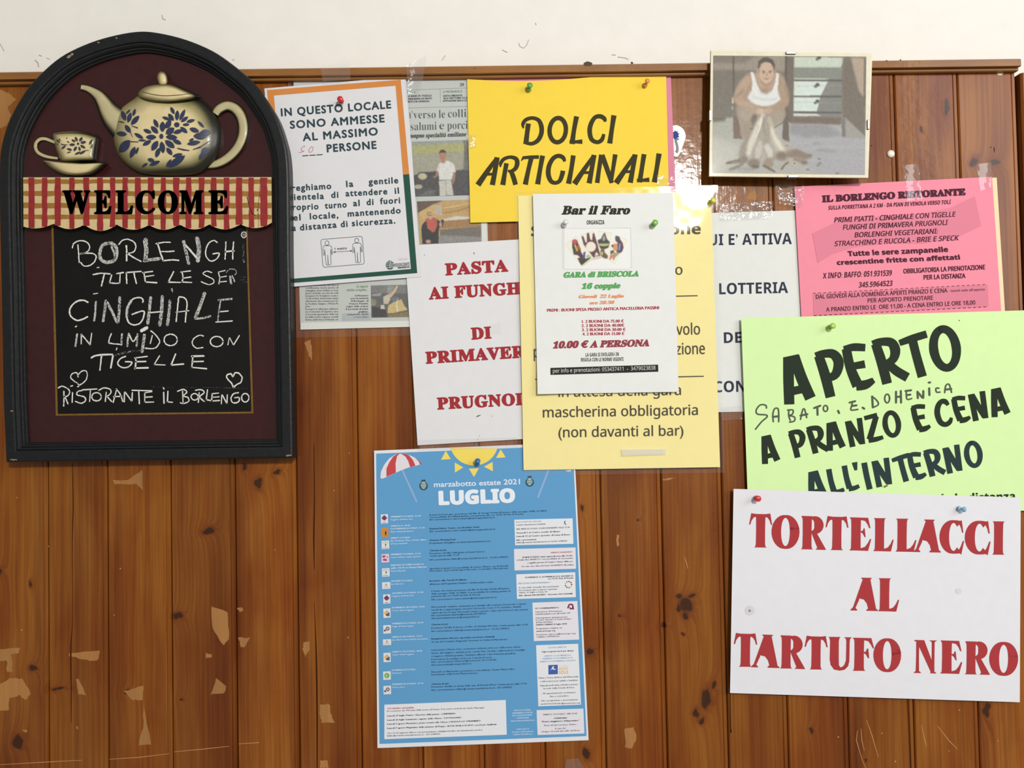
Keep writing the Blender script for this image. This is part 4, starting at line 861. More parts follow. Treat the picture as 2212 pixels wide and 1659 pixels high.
rows = [(zu, 815, 'VENERDÌ 2 LUGLIO, 21.30|Poggiolo di Monte Sole', (178, 800, 'm'), [(770, 1730, 'Il vento fa il suo giro, proiezione del film di Giorgio Diritti all’interno della rassegna CIAK, SI GIRA!'), (792, 1505, 'Con possibilità di trekking guidato con partenza alle ore 18.00 da Pian di Venola'), (815, 1232, 'Info e prenotazioni a: marco.tamarri@unioneappennino.bo.it')]),
    (zu, 930, 'SABATO 3, 18.00|E DOMENICA 4 LUGLIO, 11.00|Museo Nazionale Etrusco', (182, 930, 'o'), [(902, 1088, 'Kainua/Cifrati. Teatro con Archivio Zeta!'), (927, 1238, 'Info e prenotazioni a: marco.tamarri@unioneappennino.bo.it')]),
    (zu, 1045, 'SABATO 3 LUGLIO|Da Vedetta Tito a Vedo Altro|di Monte Gumbeldo', (187, 1048, 'g'), [(1012, 860, 'Summer Moving Fest!'), (1040, 1190, 'Programma dettagliato su www.anticamentenuovo.it')]),
    (zu, 1175, 'VENERDÌ 9 LUGLIO, 21.00|Centro di Monte Campo Sportivo', (186, 1176, 'r'), [(1110, 772, 'Cinema in piz'), (1138, 1135, 'Proiezione del film Suffragette di Sarah Gavron'), (1162, 895, 'Cucina aperta dalle 19.30'), (1198, 1360, 'Info e prenotazioni: biblio@comune.marzabotto.bo.it - Tel 051.6780553')]),
    (zu, 1305, 'MARTEDÌ 13 E MERCOLEDÌ 14|dalle 18.00 in Piazza Martiri|Mezzi Adipuntia', (191, 1312, 'g'), [(1283, 1365, 'Aperitivi in piazza! Con possibilità di cenare. Musica con Dj Betolle'), (1305, 1365, 'Mercatino di prodotti tipici Mercato Contadino Marzabotto')]),
    (zu, 1430, 'GIOVEDÌ 15 LUGLIO|San Silvestro', (195, 1437, 'w'), [(1400, 965, 'Incontro alla Tavola Prelibata'), (1432, 1218, 'all’interno del Programma Turistico e del Rotondario estate')]),
    (zv, 130, 'GIOVEDÌ 15 LUGLIO, 21.30|Poggiolo di Monte Sole', (200, 150, 'm'), [(82, 1375, 'L’uomo che verrà, proiezione del film di Giorgio Diritti all’interno'), (108, 1385, 'della rassegna CIAK, SI GIRA! Con possibilità di trekking guidato in'), (132, 1095, 'partenza alle ore 18.00 da Pian di Venola'), (163, 1252, 'Info e prenotazioni a: marco.tamarri@unioneappennino.bo.it')]),
    (zv, 268, 'DOMENICA 18 LUGLIO, 15.30|Centro Visite Poggiolo', (202, 285, 'c'), [(235, 1530, 'Micromundi: semplice camminata per famiglie alla scoperta dei piccoli e segreti'), (262, 1485, 'mondi che ci appartengono nei prati e fra boschi. Costo: 5 € a bambino. Attività'), (290, 1550, 'adatta dai 4 ai 10 anni. Necessaria scarpe comode e zaino anti, borracce una coperta'), (315, 1150, 'Info e prenotazioni: infopoint@montesole 339.7987211'), (342, 1085, 'infocentrovisitamontesole@enteparchi.bo.it')]),
    (zv, 420, 'VENERDÌ 23 LUGLIO, 21.00|Poggio di Monte Lagaro', (203, 440, 'f'), [(402, 788, 'Cinema in piz'), (435, 1550, 'Proiezione del film Il dovere e il dito, di Christian Merchan. Cucina aperta dalle 19.30'), (465, 1370, 'Info e prenotazioni a: biblio@comune.marzabotto.bo.it - Tel 051.6780553')]),
    (zv, 548, 'SABATO 24 LUGLIO, 10.00|Sala della Protezione Antiche Associazioni', (203, 563, 'w'), [(538, 1230, 'Inaugurazione Mostra espositiva su storia criminali'), (568, 1355, 'A cura del Comitato Regionale Onoranze ai Caduti di Marzabotto')]),
    (zv, 690, 'SABATO 24 LUGLIO, 18.45|Centro visita Poggiolo', (203, 708, 'c'), [(645, 1478, 'Luna piena a Monte Sole: escursione dedicata al bosco della notte antica'), (675, 1525, 'Storie, dal maggiore, animali, posti e molte Fate. Servizio collaborazione Consiglio'), (705, 1430, 'e Lagarico. Attività gratuita, Cammino affaccio 1 km, Partenza grandiosi'), (735, 1205, 'Prenotazioni da mobility, torcia con 3 marchi di torcia'), (760, 1248, 'Info e prenotazioni infopoint@montesole 331.9132281'), (788, 1010, 'infocentrovisita@enteparchi.bo.it')]),
    (zv, 865, 'DOMENICA 25 LUGLIO|Marzabotto', (202, 882, 'v'), [(855, 1425, 'Discotèlo su Marmorino, protezione a cura sinfonia. Gestito Matteo Bino'), (880, 1068, 'Inserimento della Festa Marmorinesca')]),
    (zv, 1000, 'VENERDÌ 30 LUGLIO, 21.00|Gerato, parco', (205, 1020, 'f'), [(970, 795, 'Cinema in piz'), (998, 1540, 'Proiezione del film La donna della casa, di Daniele Merci. Cucina aperta dalle 19.30'), (1028, 1400, 'Info e prenotazioni a: biblio@comune.marzabotto.bo.it - 051.6780553')])]
for z, yb, dt, (ix, iy, kind), body_t in rows:
    ls = dt.split('|'); x0 = 238 if z is zu else 250
    for k, t in enumerate(ls):
        bold = k < len(ls) - 1
        tiny(z, x0, yb - (len(ls) - 1 - k) * 27, x0 + min(345, len(t) * (12.6 if bold else 9.6)), t, WT, 'B' if bold else 'S', 15 if bold else 13)
    for i, (y, x1, t) in enumerate(body_t): tiny(z, 610 if z is zu else 628, y, x1, t, DI, 'B' if i == 0 and len(t) < 62 else 'S', 15, bold=.8)
    hw, hh = (34, 44) if kind in 'moc' else ((39, 32) if kind == 'w' else (36, 40))
    if kind == 'w' and z is zv: hh = 28
    q = [(ix - hw, iy - hh + 2), (ix + hw, iy - hh - 2), (ix + hw + 2, iy + hh - 2), (ix - hw + 2, iy + hh + 2)]
    B.quad('logo_tile', {'o': (206, 142, 66), 'r': (226, 206, 222)}.get(kind, (222, 226, 226)), q, 1, z=z, n=(1, 1))
    if kind == 'm':
        for dx, dy in ((-12, 0), (12, 0), (0, -13), (0, 11)): B.add('logo', (120, 62, 112), z(ell(ix + dx, iy - 8 + dy, 14, 13, 8)), [tuple(range(8))], 2)
        B.line('logo', (120, 120, 130), [(ix - 18, iy + 36), (ix + 18, iy + 35)], 5, 2, z=z)
    if kind == 'o': B.poly('logo', (70, 44, 30), [(ix + 4, iy + 38), (ix + 2, iy), (ix + 8, iy - 18), (ix + 16, iy), (ix + 20, iy + 38), (ix + 12, iy + 10)], 2, z=z)
    if kind == 'g':
        B.line('logo', (150, 154, 120), [(ix - 28, iy - 14, 4), (ix, iy - 30, 4), (ix + 28, iy - 16, 4)], z=z, lay=2, sm=3); B.poly('logo', (40, 66, 50), [(ix - 6, iy - 12), (ix + 8, iy - 10), (ix + 10, iy + 4), (ix - 2, iy + 20), (ix + 2, iy)], 2, z=z); B.line('logo', (120, 130, 120), [(ix - 28, iy + 32), (ix + 28, iy + 30)], 4, 2, z=z)
    if kind == 'r':
        for q2 in ([(-28, -26), (6, -26), (-2, -8), (-26, -4)], [(-22, 8), (0, 4), (20, 14), (16, 26), (-20, 24)], [(16, -20), (28, -12), (18, 2)]): B.poly('logo', (176, 70, 110), [(ix + a_, iy + b_) for a_, b_ in q2], 2, z=z)
    if kind == 'c':
        for dx, dy, c in ((0, -14, (232, 160, 70)), (-16, 0, (226, 190, 80)), (16, 4, (80, 110, 170)), (0, 16, (150, 60, 60)), (16, 20, (70, 130, 90))): B.add('logo', c, z(ell(ix + dx, iy + dy, 12, 12, 7)), [tuple(range(7))], 2)
    if kind == 'f':
        B.add('logo', (130, 110, 130), z(ell(ix + 6, iy - 6, 20, 20, 9)), [tuple(range(9))], 2); B.add('logo', (196, 190, 204), z(ell(ix + 6, iy - 6, 9, 9, 8)), [tuple(range(8))], 3); B.poly('logo', (90, 86, 100), [(ix - 32, iy + 16), (ix - 22, iy - 2), (ix - 8, iy + 12), (ix - 14, iy + 22)], 2, z=z)
    if kind == 'w': B.add('logo', (190, 170, 176), z(ell(ix, iy - 6, 12, 12, 8)), [tuple(range(8))], 2); B.line('logo', (170, 176, 184), [(ix - 24, iy + 16), (ix + 24, iy + 14)], 5, 2, z=z)
    if kind == 'v': B.add('logo', (120, 176, 92), z(ell(ix, iy, 26, 26, 10)), [tuple(range(10))], 2); B.add('logo', (176, 208, 150), z(ell(ix - 4, iy + 2, 10, 12, 8)), [tuple(range(8))], 3)
boxes = [(zu, [(1420, 808), (1977, 795), (1985, 1038), (1428, 1052)]), (zu, [(1417, 1088), (2005, 1073), (2010, 1277), (1422, 1293)]), (zu, [(1438, 1330), (2002, 1310), (2008, 1548), (1446, 1565)]),
         (zv, [(1593, 185), (2022, 170), (2040, 538), (1607, 552)]), (zv, [(1628, 592), (2030, 578), (2058, 1160), (1650, 1176)]), (zv, [(1633, 1212), (2080, 1197), (2090, 1435), (1643, 1450)]), (zv, [(178, 1160), (1338, 1115), (1348, 1447), (178, 1490)])]
for k, (z, q) in enumerate(boxes): B.quad('white_box', (230, 232, 238) if k % 2 == 0 else (228, 226, 234), q, 1, z=z, n=(6, 5))
TG, TBL, TR_ = (62, 62, 76), (120, 160, 200), (196, 92, 96)
for z, x0, y, x1, t, c, st in [(zu, 1438, 838, 1680, 'RACCONTI IN VALIGIA', TBL, 'S'), (zu, 1440, 865, 1718, 'Letture itineranti per bambini', TG, 'S'), (zu, 1440, 905, 1950, 'NEL MESE DI LUGLIO CI INCONTRIAMO ALLE 17.30', TG, 'S'), (zu, 1440, 942, 1860, 'Venerdì 2 al Centro sociale di Sibano', TG, 'B'), (zu, 1440, 975, 1955, 'Lunedì 12 al Centro sportivo di Lama di Reno', TG, 'B'), (zu, 1440, 1010, 1630, 'Info e prenotazioni', TG, 'B'), (zu, 1442, 1034, 1925, 'biblio@comune.marzabotto.bo.it Tel 051 6780503', TG, 'S'),
        (zu, 1768, 1130, 1975, 'SERATE DANZANTI', TR_, 'B'), (zu, 1500, 1175, 1980, 'Dall’8 LUGLIO tutti i giovedì sera alle 21.00,', TG, 'B'), (zu, 1445, 1200, 1983, 'si balla ALL’APERTO! con possibilità di crescentine', TG, 'S'), (zu, 1545, 1228, 1980, 'e tigelle presso il Centro Civico Allocco', TG, 'B'), (zu, 1490, 1262, 1985, 'Per info: Ass. Riva del Setta 320.8048737 (Rosalba)', TG, 'S'),
        (zu, 1525, 1368, 1985, 'DOMENICA 11, DOMENICA 25 E GIOVEDÌ 15', TG, 'B'), (zu, 1740, 1380, 1985, 'ore 15.15, Pian di Venola', TG, 'B'), (zu, 1458, 1425, 1765, 'MERCATINO DEMODERNARIATO', TBL, 'S'), (zu, 1462, 1465, 1850, 'A cura della Consulta del volontariato', TG, 'S'), (zu, 1462, 1490, 1830, 'Per iscrizioni oltre: a Sapori, 9 giornate', TG, 'S'), (zu, 1464, 1512, 1740, 'Sabato 31 luglio a Setta, 30.', TG, 'S'), (zu, 1464, 1540, 1978, 'Info: (Irma) 340.4200831 - Fiorenzo 331.1610288', TG, 'B'),
        (zv, 1622, 248, 1848, 'EU CONFINAMENTO', TG, 'B'), (zv, 1622, 280, 1880, 'Laboratorio di formazione', TG, 'S'), (zv, 1622, 302, 1955, 'multidisciplinare per gli under 30!', TG, 'S'), (zv, 1626, 338, 1930, 'Partecipazione gratuita presso', TG, 'S'), (zv, 1626, 358, 1965, 'il Centro Giovani e il Centro Diurno', TG, 'S'), (zv, 1626, 380, 1790, 'di Pian del Fiume.', TG, 'S'), (zv, 1628, 405, 1925, 'EVENTO FINALE 31 luglio 18.30', TG, 'B'), (zv, 1630, 440, 1875, 'Programma completo su', TG, 'S'), (zv, 1630, 465, 1812, 'www.arterego.org', TG, 'B'), (zv, 1632, 498, 2005, 'Iscrizioni: asporca@arterego.org', TG, 'S'), (zv, 1632, 520, 1850, 'Cellulare: 3939435326', TG, 'S'),
        (zv, 1745, 622, 1918, 'SCUOLA PINETTA', TBL, 'S'), (zv, 1680, 662, 1990, 'Ogni sorgente ha il suo diritto', TG, 'B'), (zv, 1708, 702, 1960, 'SABATO 3 E DOMENICA 4', TBL, 'S'), (zv, 1690, 728, 1975, 'VENERDÌ 17 E DOMENICA 18', TBL, 'S'), (zv, 1665, 756, 2008, 'SABATO 31 E DOMENICA 1 AGOSTO', TBL, 'S'), (zv, 1650, 912, 2035, 'Visita a Terra all’Arca del Memoriale', TG, 'S'), (zv, 1668, 945, 2025, 'e laboratori per adulti e bambini', TG, 'S'), (zv, 1662, 985, 2030, 'Ogni giovedì visita a Reduce presso', TG, 'S'), (zv, 1700, 1012, 1995, 'la sede della Scuola di Pace', TG, 'S'), (zv, 1688, 1060, 2008, 'Gli appuntamenti continuano', TG, 'S'), (zv, 1760, 1088, 1940, 'fino a settembre', TG, 'S'), (zv, 1678, 1130, 2025, 'Info, programma e prenotazioni', TG, 'S'), (zv, 1668, 1162, 2048, 'tel.051931574 info@montesole.org', TG, 'S'),
        (zv, 1695, 1262, 2022, 'SABATO 10 LUGLIO, ORE 16.00', TG, 'S'), (zv, 1795, 1298, 1925, 'CONVEGNO', TG, 'B'), (zv, 1675, 1330, 2045, '“Dante viaggiatore d’Appennino”', TG, 'B'), (zv, 1705, 1365, 2015, 'Pieve di San Lorenzo, Panico', TG, 'S'), (zv, 1808, 1395, 1910, 'A cura del', TG, 'S'), (zv, 1678, 1425, 2050, 'Gruppo di studi alta valle del Reno', TG, 'S'),
        (zv, 205, 1205, 460, 'CITTADINO ALIGHIERI', TR_, 'B'), (zv, 205, 1228, 1130, 'In occasione dei 700 anni della morte di Dante, 4 incontri condotti da Guido Mascagni', TG, 'S'), (zv, 205, 1275, 860, 'Lunedì 19 luglio Panico: Giacomo dalla piazza - L’INFERNO', TG, 'B'), (zv, 205, 1315, 915, 'Lunedì 26 luglio Luminasio, sagrato della Chiesa - L’ETTAGONO', TG, 'B'), (zv, 205, 1353, 1100, 'Lunedì 2 agosto Montasico, prato accanto alla Chiesa. L’ISOLA E LO STRANIERO', TG, 'B'), (zv, 205, 1393, 1252, 'Lunedì 9 agosto Magazzino della stazione di Pioppe. SETTE SICILO DOPO! con Paolo Giuffrida', TG, 'B'), (zv, 205, 1440, 1115, 'Ore 21.15 ingresso libero con prenotazione obbligatoria fino ad esaurimento posti a', TG, 'S'), (zv, 205, 1465, 712, 'biblio@comune.marzabotto.bo.it - 051.6780553', TG, 'S'),
        (zv, 1418, 1222, 1575, 'PROLOCO DI PIAN', WT, 'S'), (zv, 1400, 1248, 1595, 'APPENNINO SLOW DI', WT, 'S'), (zv, 1400, 1272, 1590, 'ASSOCIAZIONI AMICI', WT, 'S'), (zv, 1440, 1296, 1560, 'CONTATTATE', WT, 'S'), (zv, 1385, 1322, 1615, 'www.comune.marzabotto.bo.it', WT, 'S'), (zv, 1440, 1400, 1560, 'Seguici anche su', WT, 'S'), (zv, 1395, 1428, 1605, 'Comune di Marzabotto', WT, 'S'), (zv, 1405, 1452, 1595, 'Cultura Marzabotto', WT, 'S')]:
    tiny(z, x0, y, x1, t, c, st, 15 if st == 'B' else 14, 2, bold=.6)
B.poly('logo', (70, 100, 170), [(1745, 782), (1835, 778), (1836, 868), (1746, 872)], 2, z=zv); B.poly('logo', (220, 230, 244), [(1762, 838), (1790, 790), (1800, 795), (1795, 812), (1820, 822), (1796, 828), (1780, 818)], 3, z=zv)
B.text('SOLE', 'B', 1846, 868, 1936, 864, 30, (226, 176, 96), z=zv, lay=2); B.text('MONTE', 'B', 1848, 832, 1934, 828, 26, (232, 194, 128), z=zv, lay=2); B.text('SCUOLA', 'S', 1848, 800, 1934, 797, 18, (236, 208, 160), z=zv, lay=2)
B.line('logo', (120, 40, 62), [(1932, 240, 14), (1945, 205, 14), (1975, 205, 14), (1978, 235, 14), (1955, 245, 12), (1952, 225, 8)], z=zv, lay=2, sm=3); B.line('logo', (120, 40, 62), [(1978, 210, 12), (1985, 250, 14)], z=zv, lay=2)
for k in range(9):
    a_ = k * .698; B.add('logo', [(150, 60, 90), (226, 180, 80), (90, 150, 100), (80, 90, 150)][k % 4], zu(ell(1938 + 30 * math.cos(a_), 1428 + 30 * math.sin(a_), 8, 8, 6)), [tuple(range(6))], 2)
B.line('logo', (60, 70, 90), [(1905, 818, 8), (1900, 840, 10), (1915, 858, 6)], z=zu, lay=2)
B.done()

# bordered notice on the number of people
Q = Sheet('notice', 'white bordered notice in orange and green with distance diagram, pinned by the menu board', 'notice', [(571, 191), (876.4, 165.4), (910.7, 597.8), (605, 621.5)], .0036, (222, 222, 225), warp=.0003, seed=1)
OR, GN, TX = (214, 138, 72), (44, 84, 72), (52, 72, 80)
zo = Z(550, 120, 4.366); zs = Z(550, 370, 3.6867)
qo, qi = zo([(117, 325), (1378, 228)]) + zs([(1295, 810)]), zo([(182, 375), (1330, 283)]) + zs([(1245, 778)])
Q.quad('border', OR, [qo[0], qo[1], qi[1], qi[0]], n=(14, 1)); ol, il = (596.5, 412), (608.5, 412)
Q.quad('border', OR, [qo[0], qi[0], il, ol], n=(1, 10)); orr, irr = (884, 376.0), (870.7, 377.2)
Q.quad('border', OR, [qi[1], qo[1], orr, irr], n=(1, 10)); Q.quad('border', GN, [irr, orr, qo[2], qi[2]], n=(1, 10))
bl_o, bl_i = (611, 612.8), (621, 603); Q.quad('border', GN, [bl_i, qi[2], qo[2], bl_o], n=(14, 1)); Q.quad('border', GN, [ol, il, bl_i, bl_o], n=(1, 8))
for t, x0, y0, x1, y1 in [('IN QUESTO LOCALE', 250, 573, 1290, 497), ('SONO AMMESSE', 335, 690, 1228, 628), ('AL MASSIMO', 455, 807, 1165, 750), ('PERSONE', 682, 913, 1152, 878)]: Q.text(t, 'r', x0, y0, x1, y1, 74, TX, z=zo, bold=3.6, res=3, track=1.18)
for xa, ya, xb, yb in [(450, 946, 508, 942), (517, 941, 576, 938), (584, 937, 642, 933)]: Q.line('lettering', TX, [(xa, ya), (xb, yb)], 8, z=zo)
for t, x0, y0, x1, y1 in [('Preghiamo', 255, 160, 612, 140), ('la', 730, 126, 788, 122), ('gentile', 908, 107, 1145, 95), ('clientela', 250, 232, 553, 220), ('di', 610, 212, 668, 210), ('attendere', 725, 200, 1058, 183), ('il', 1117, 180, 1152, 177),
                          ('proprio', 262, 312, 510, 302), ('turno', 560, 298, 735, 287), ('al', 785, 278, 838, 276), ('di', 892, 270, 948, 268), ('fuori', 1000, 262, 1160, 254), ('del', 258, 395, 368, 390), ('locale,', 440, 383, 668, 372), ('mantenendo', 742, 362, 1165, 334),
                          ('la', 290, 476, 330, 474), ('distanza', 362, 472, 655, 448), ('di', 687, 446, 742, 442), ('sicurezza.', 775, 438, 1122, 415)]: Q.text(t, 'r', x0, y0, x1, y1, 50, TX, z=zs, bold=2.3, res=3, track=1.2)
Q.line('handwritten_number', (206, 120, 136), [(470, 848, 4), (440, 880, 6), (455, 905, 5), (468, 895, 4), (440, 912, 4), (415, 915, 4)], z=zo, sm=4); Q.line('handwritten_number', (206, 120, 136), [(465, 850, 4), (475, 860, 6)], z=zo)
Q.line('handwritten_number', (206, 120, 136), [(535, 858, 5), (512, 890, 6), (515, 912, 4), (540, 905, 5), (553, 870, 5), (535, 858, 4)], z=zo, sm=4)
LN = (60, 76, 84)
def rr(P0, rad=14):
    out_ = []; n_ = len(P0)
    for i in range(n_):
        p = np.array(P0[i]); a_ = np.array(P0[i - 1]); b_ = np.array(P0[(i + 1) % n_]); u_ = (a_ - p) / np.linalg.norm(a_ - p); v_ = (b_ - p) / np.linalg.norm(b_ - p)
        out_ += [tuple(p + u_ * rad), tuple(p + (u_ + v_) * rad * .3), tuple(p + v_ * rad)]
    return out_ + [out_[0]]
Q.line('distance_diagram', LN, rr([(527, 543), (857, 517), (875, 738), (545, 765)]), 3.4, z=zs)
for cx, cy in [(577, 571), (813, 551)]:
    Q.line('distance_diagram', LN, ell(cx, cy, 16, 17, 16) + [(cx + 16, cy)], 3.4, z=zs)
    g = lambda P: [(cx + x, cy + y) for x, y in P]
    for P in [[(-32, 40), (-28, 25), (-18, 22), (22, 20), (32, 26), (38, 38), (45, 90), (37, 92), (30, 48)], [(-32, 40), (-30, 98), (-20, 97), (-20, 50)], [(-20, 50), (-12, 120), (-6, 175), (6, 178), (8, 170), (5, 95)], [(30, 48), (30, 110), (32, 172), (20, 178), (10, 170), (5, 95)]]: Q.line('distance_diagram', LN, g(P), 3.4, z=zs)
Q.line('distance_diagram', LN, [(640, 642), (768, 634)], 3, z=zs); Q.poly('distance_diagram', LN, [(625, 643), (643, 635), (644, 650)], z=zs); Q.poly('distance_diagram', LN, [(780, 633), (762, 626), (763, 642)], z=zs)
Q.text('1 metro', 'S', 635, 628, 735, 621, 19, LN, z=zs, bold=.8)
Q.text('Aderito da', 'S', 1145, 706, 1215, 701, 9, (214, 150, 140), z=zs)
Q.add('association_logo', (52, 84, 76), zs(ell(1078, 747, 33, 36, 18)), [tuple(range(18))], 0)
for k in (-22, -8, 6, 20): Q.line('association_logo', (222, 222, 225), [(1048, 747 + k), (1108, 743 + k)], 4, 1, z=zs)
Q.line('association_logo', (222, 222, 225), [(1082, 712), (1078, 782)], 3, 1, z=zs)
Q.text('CONFESERCENTI', 'BI', 1066, 764, 1236, 750, 25, (222, 222, 225), z=zs, bold=3, lay=2, part='association_logo'); Q.text('CONFESERCENTI', 'BI', 1066, 764, 1236, 750, 25, (40, 66, 62), z=zs, lay=3, part='association_logo'); Q.text('GROSSETO', 'B', 1140, 775, 1236, 768, 13, (40, 66, 62), z=zs, bold=1, part='association_logo')
Q.done()

# bright yellow notice for cakes
Y = Sheet('notice', 'bright yellow notice in black slanted capitals, pinned over the pink sheet', 'notice', [(1009, 171), (1438.9, 164), (1446, 470), (1016, 481)], .0026, (246, 214, 74), warp=.0007, seed=8, edge=lambda u, v: (0, 6.0 * math.sin(math.pi * min(1, u * 1.6)) * (1 - v)))
zy = Z(980, 130, 4.424); KY = (62, 58, 34)
for P in [[(715, 605, 46), (702, 700, 44), (690, 802, 50)], [(712, 612, 44), (706, 650, 44)]]: Y.line('lettering', KY, P, z=zy)
for P, sm in [([(668, 652, 10), (662, 612, 34), (690, 570, 36), (750, 552, 34), (810, 572, 38), (838, 630, 44), (838, 700, 44), (806, 765, 42), (750, 797, 36), (690, 790, 30)], 5), (ell(995, 668, 78, 116, 20, .08) + [ell(995, 668, 78, 116, 20, .08)[0]], 3),
              ([(1175, 537, 48), (1150, 670, 42), (1132, 800, 50)], 3), ([(1108, 782, 34), (1170, 780, 30), (1230, 778, 44)], 0), ([(1448, 588, 26), (1440, 558, 40), (1400, 536, 42), (1350, 548, 40), (1312, 610, 44), (1300, 680, 44), (1318, 755, 42), (1370, 783, 38), (1415, 762, 40), (1436, 706, 30)], 5), ([(1532, 527, 50), (1512, 660, 42), (1492, 795, 50)], 3),
              ([(405, 945, 34), (330, 1050, 46), (232, 1192, 56)], 3), ([(415, 928, 50), (395, 1060, 46), (370, 1192, 50)], 3), ([(300, 1090, 26), (395, 1088, 26)], 0),
              ([(448, 1022, 10), (450, 985, 34), (480, 945, 34), (540, 926, 32), (595, 942, 40), (608, 985, 44), (590, 1035, 40), (545, 1062, 30), (520, 1052, 20)], 5), ([(505, 985, 44), (488, 1080, 42), (470, 1192, 50)], 3), ([(545, 1050, 40), (572, 1120, 46), (592, 1190, 44)], 3),
              ([(645, 962, 6), (665, 932, 30), (735, 926, 32), (815, 925, 34)], 0), ([(742, 935, 46), (712, 1060, 42), (685, 1188, 50)], 3), ([(850, 912, 48), (825, 1050, 42), (803, 1185, 50)], 3),
              ([(1062, 968, 26), (1045, 930, 40), (1000, 914, 40), (950, 940, 42), (912, 1010, 44), (905, 1090, 46), (930, 1155, 42), (975, 1172, 36), (1015, 1150, 40), (1038, 1090, 44), (1044, 1056, 44)], 5), ([(1144, 910, 46), (1125, 1040, 42), (1098, 1180, 50)], 3),
              ([(1335, 920, 36), (1250, 1040, 44), (1155, 1182, 56)], 3), ([(1342, 905, 48), (1320, 1040, 44), (1295, 1176, 50)], 3), ([(1225, 1075, 26), (1318, 1073, 26)], 0), ([(1412, 903, 44), (1390, 1040, 40), (1372, 1172, 44)], 3), ([(1418, 905, 46), (1470, 1050, 46), (1512, 1172, 40)], 3), ([(1545, 900, 44), (1525, 1030, 38), (1503, 1172, 36)], 3),
              ([(1728, 910, 36), (1650, 1030, 44), (1553, 1174, 56)], 3), ([(1735, 900, 48), (1712, 1040, 44), (1688, 1170, 50)], 3), ([(1620, 1066, 26), (1712, 1064, 26)], 0), ([(1820, 898, 46), (1798, 1040, 42), (1778, 1166, 48)], 3), ([(1752, 1150, 34), (1810, 1147, 30), (1870, 1142, 44)], 0), ([(1964, 892, 50), (1940, 1040, 42), (1918, 1166, 50)], 3)]:
    Y.line('lettering', KY, [(p + (42,) if len(p) == 2 else p) for p in P], z=zy, sm=sm)
Y.done()

# pink restaurant flyer
P_ = Sheet('menu_flyer', 'pink printed menu flyer taped to the boards above the green sheet', 'flyer', [(1716, 403.3), (2143, 382), (2164, 690), (1732, 700)], .0026, (240, 144, 164), warp=.0007, seed=4, curl=(.001, 0, 0, 0))
zf = Z(1680, 360, 4.158); KP = (78, 36, 52)
P_.poly('grey_swoosh', (222, 132, 152), [(310, 600), (500, 510), (700, 460), (1000, 440), (1300, 420), (1550, 370), (1770, 265), (1800, 400), (1828, 530), (1600, 640), (1300, 690), (1000, 690), (700, 720), (500, 780), (360, 865)], z=zf)
P_.quad('grey_band', (220, 130, 150), [(318, 1140), (1885, 1060), (1895, 1255), (325, 1335)], z=zf, n=(10, 3))
tt = lambda t, st, x0, y0, x1, y1, cap, **k: P_.text(t, st, x0, y0, x1, y1, cap, KP, z=zf, lay=1, **k)
tt('IL BORLENGO RISTORANTE', 'sb', 398, 320, 1690, 255, 60, bold=5); tt('SULLA PORRETTANA A 2 KM - DA PIAN DI VENOLA VERSO TOLÈ', 'BI', 455, 388, 1560, 334, 36)
tt('PRIMI PIATTI - CINGHIALE CON TIGELLE', 'I', 508, 502, 1602, 448, 45, bold=1.6); tt('FUNGHI DI PRIMAVERA PRUGNOLI', 'I', 585, 568, 1532, 522, 45, bold=1.6); tt('BORLENGHI VEGETARIANI:', 'I', 690, 636, 1440, 600, 45, bold=1.6); tt('STRACCHINO E RUCOLA - BRIE E SPECK', 'I', 508, 715, 1632, 660, 45, bold=1.6)
tt('Tutte le sere zampanelle', 'BI', 628, 805, 1532, 765, 46, shear=-.3, bold=2); tt('crescentine fritte con affettati', 'BI', 532, 883, 1640, 833, 42, shear=-.3, bold=2)
tt('X INFO: BAFFO: 051.931539', 'BI', 405, 1005, 1028, 978, 50); tt('345.5964523', 'BI', 728, 1086, 1034, 1070, 48); tt('OBBLIGATORIA LA PRENOTAZIONE', 'S', 1130, 960, 1865, 922, 42, bold=1.6); tt('PER LA DISTANZA', 'S', 1312, 1015, 1688, 1000, 42, bold=1.6)
tt('DAL GIOVEDÌ ALLA DOMENICA APERTI PRANZO E CENA', 'S', 342, 1188, 1525, 1130, 38, bold=1.4); tt('- tavoli solo all’aperto', 'B', 1538, 1126, 1860, 1112, 20); tt('PER ASPORTO PRENOTARE', 'S', 808, 1222, 1396, 1196, 38, bold=1.4); tt('A PRANZO ENTRO LE  ORE 11,00 - A CENA ENTRO LE ORE 18,00', 'S', 435, 1302, 1776, 1238, 38, bold=1.4)
for (xa, ya), (xb, yb) in [((318, 1137), (1885, 1057)), ((325, 1338), (1895, 1258))]:
    for k in range(34):
        t0, t1 = k / 34, (k + .55) / 34; P_.line('dashes', KP, [(xa + (xb - xa) * t0, ya + (yb - ya) * t0), (xa + (xb - xa) * t1, ya + (yb - ya) * t1)], 4.5, z=zf, lay=1)
P_.done()

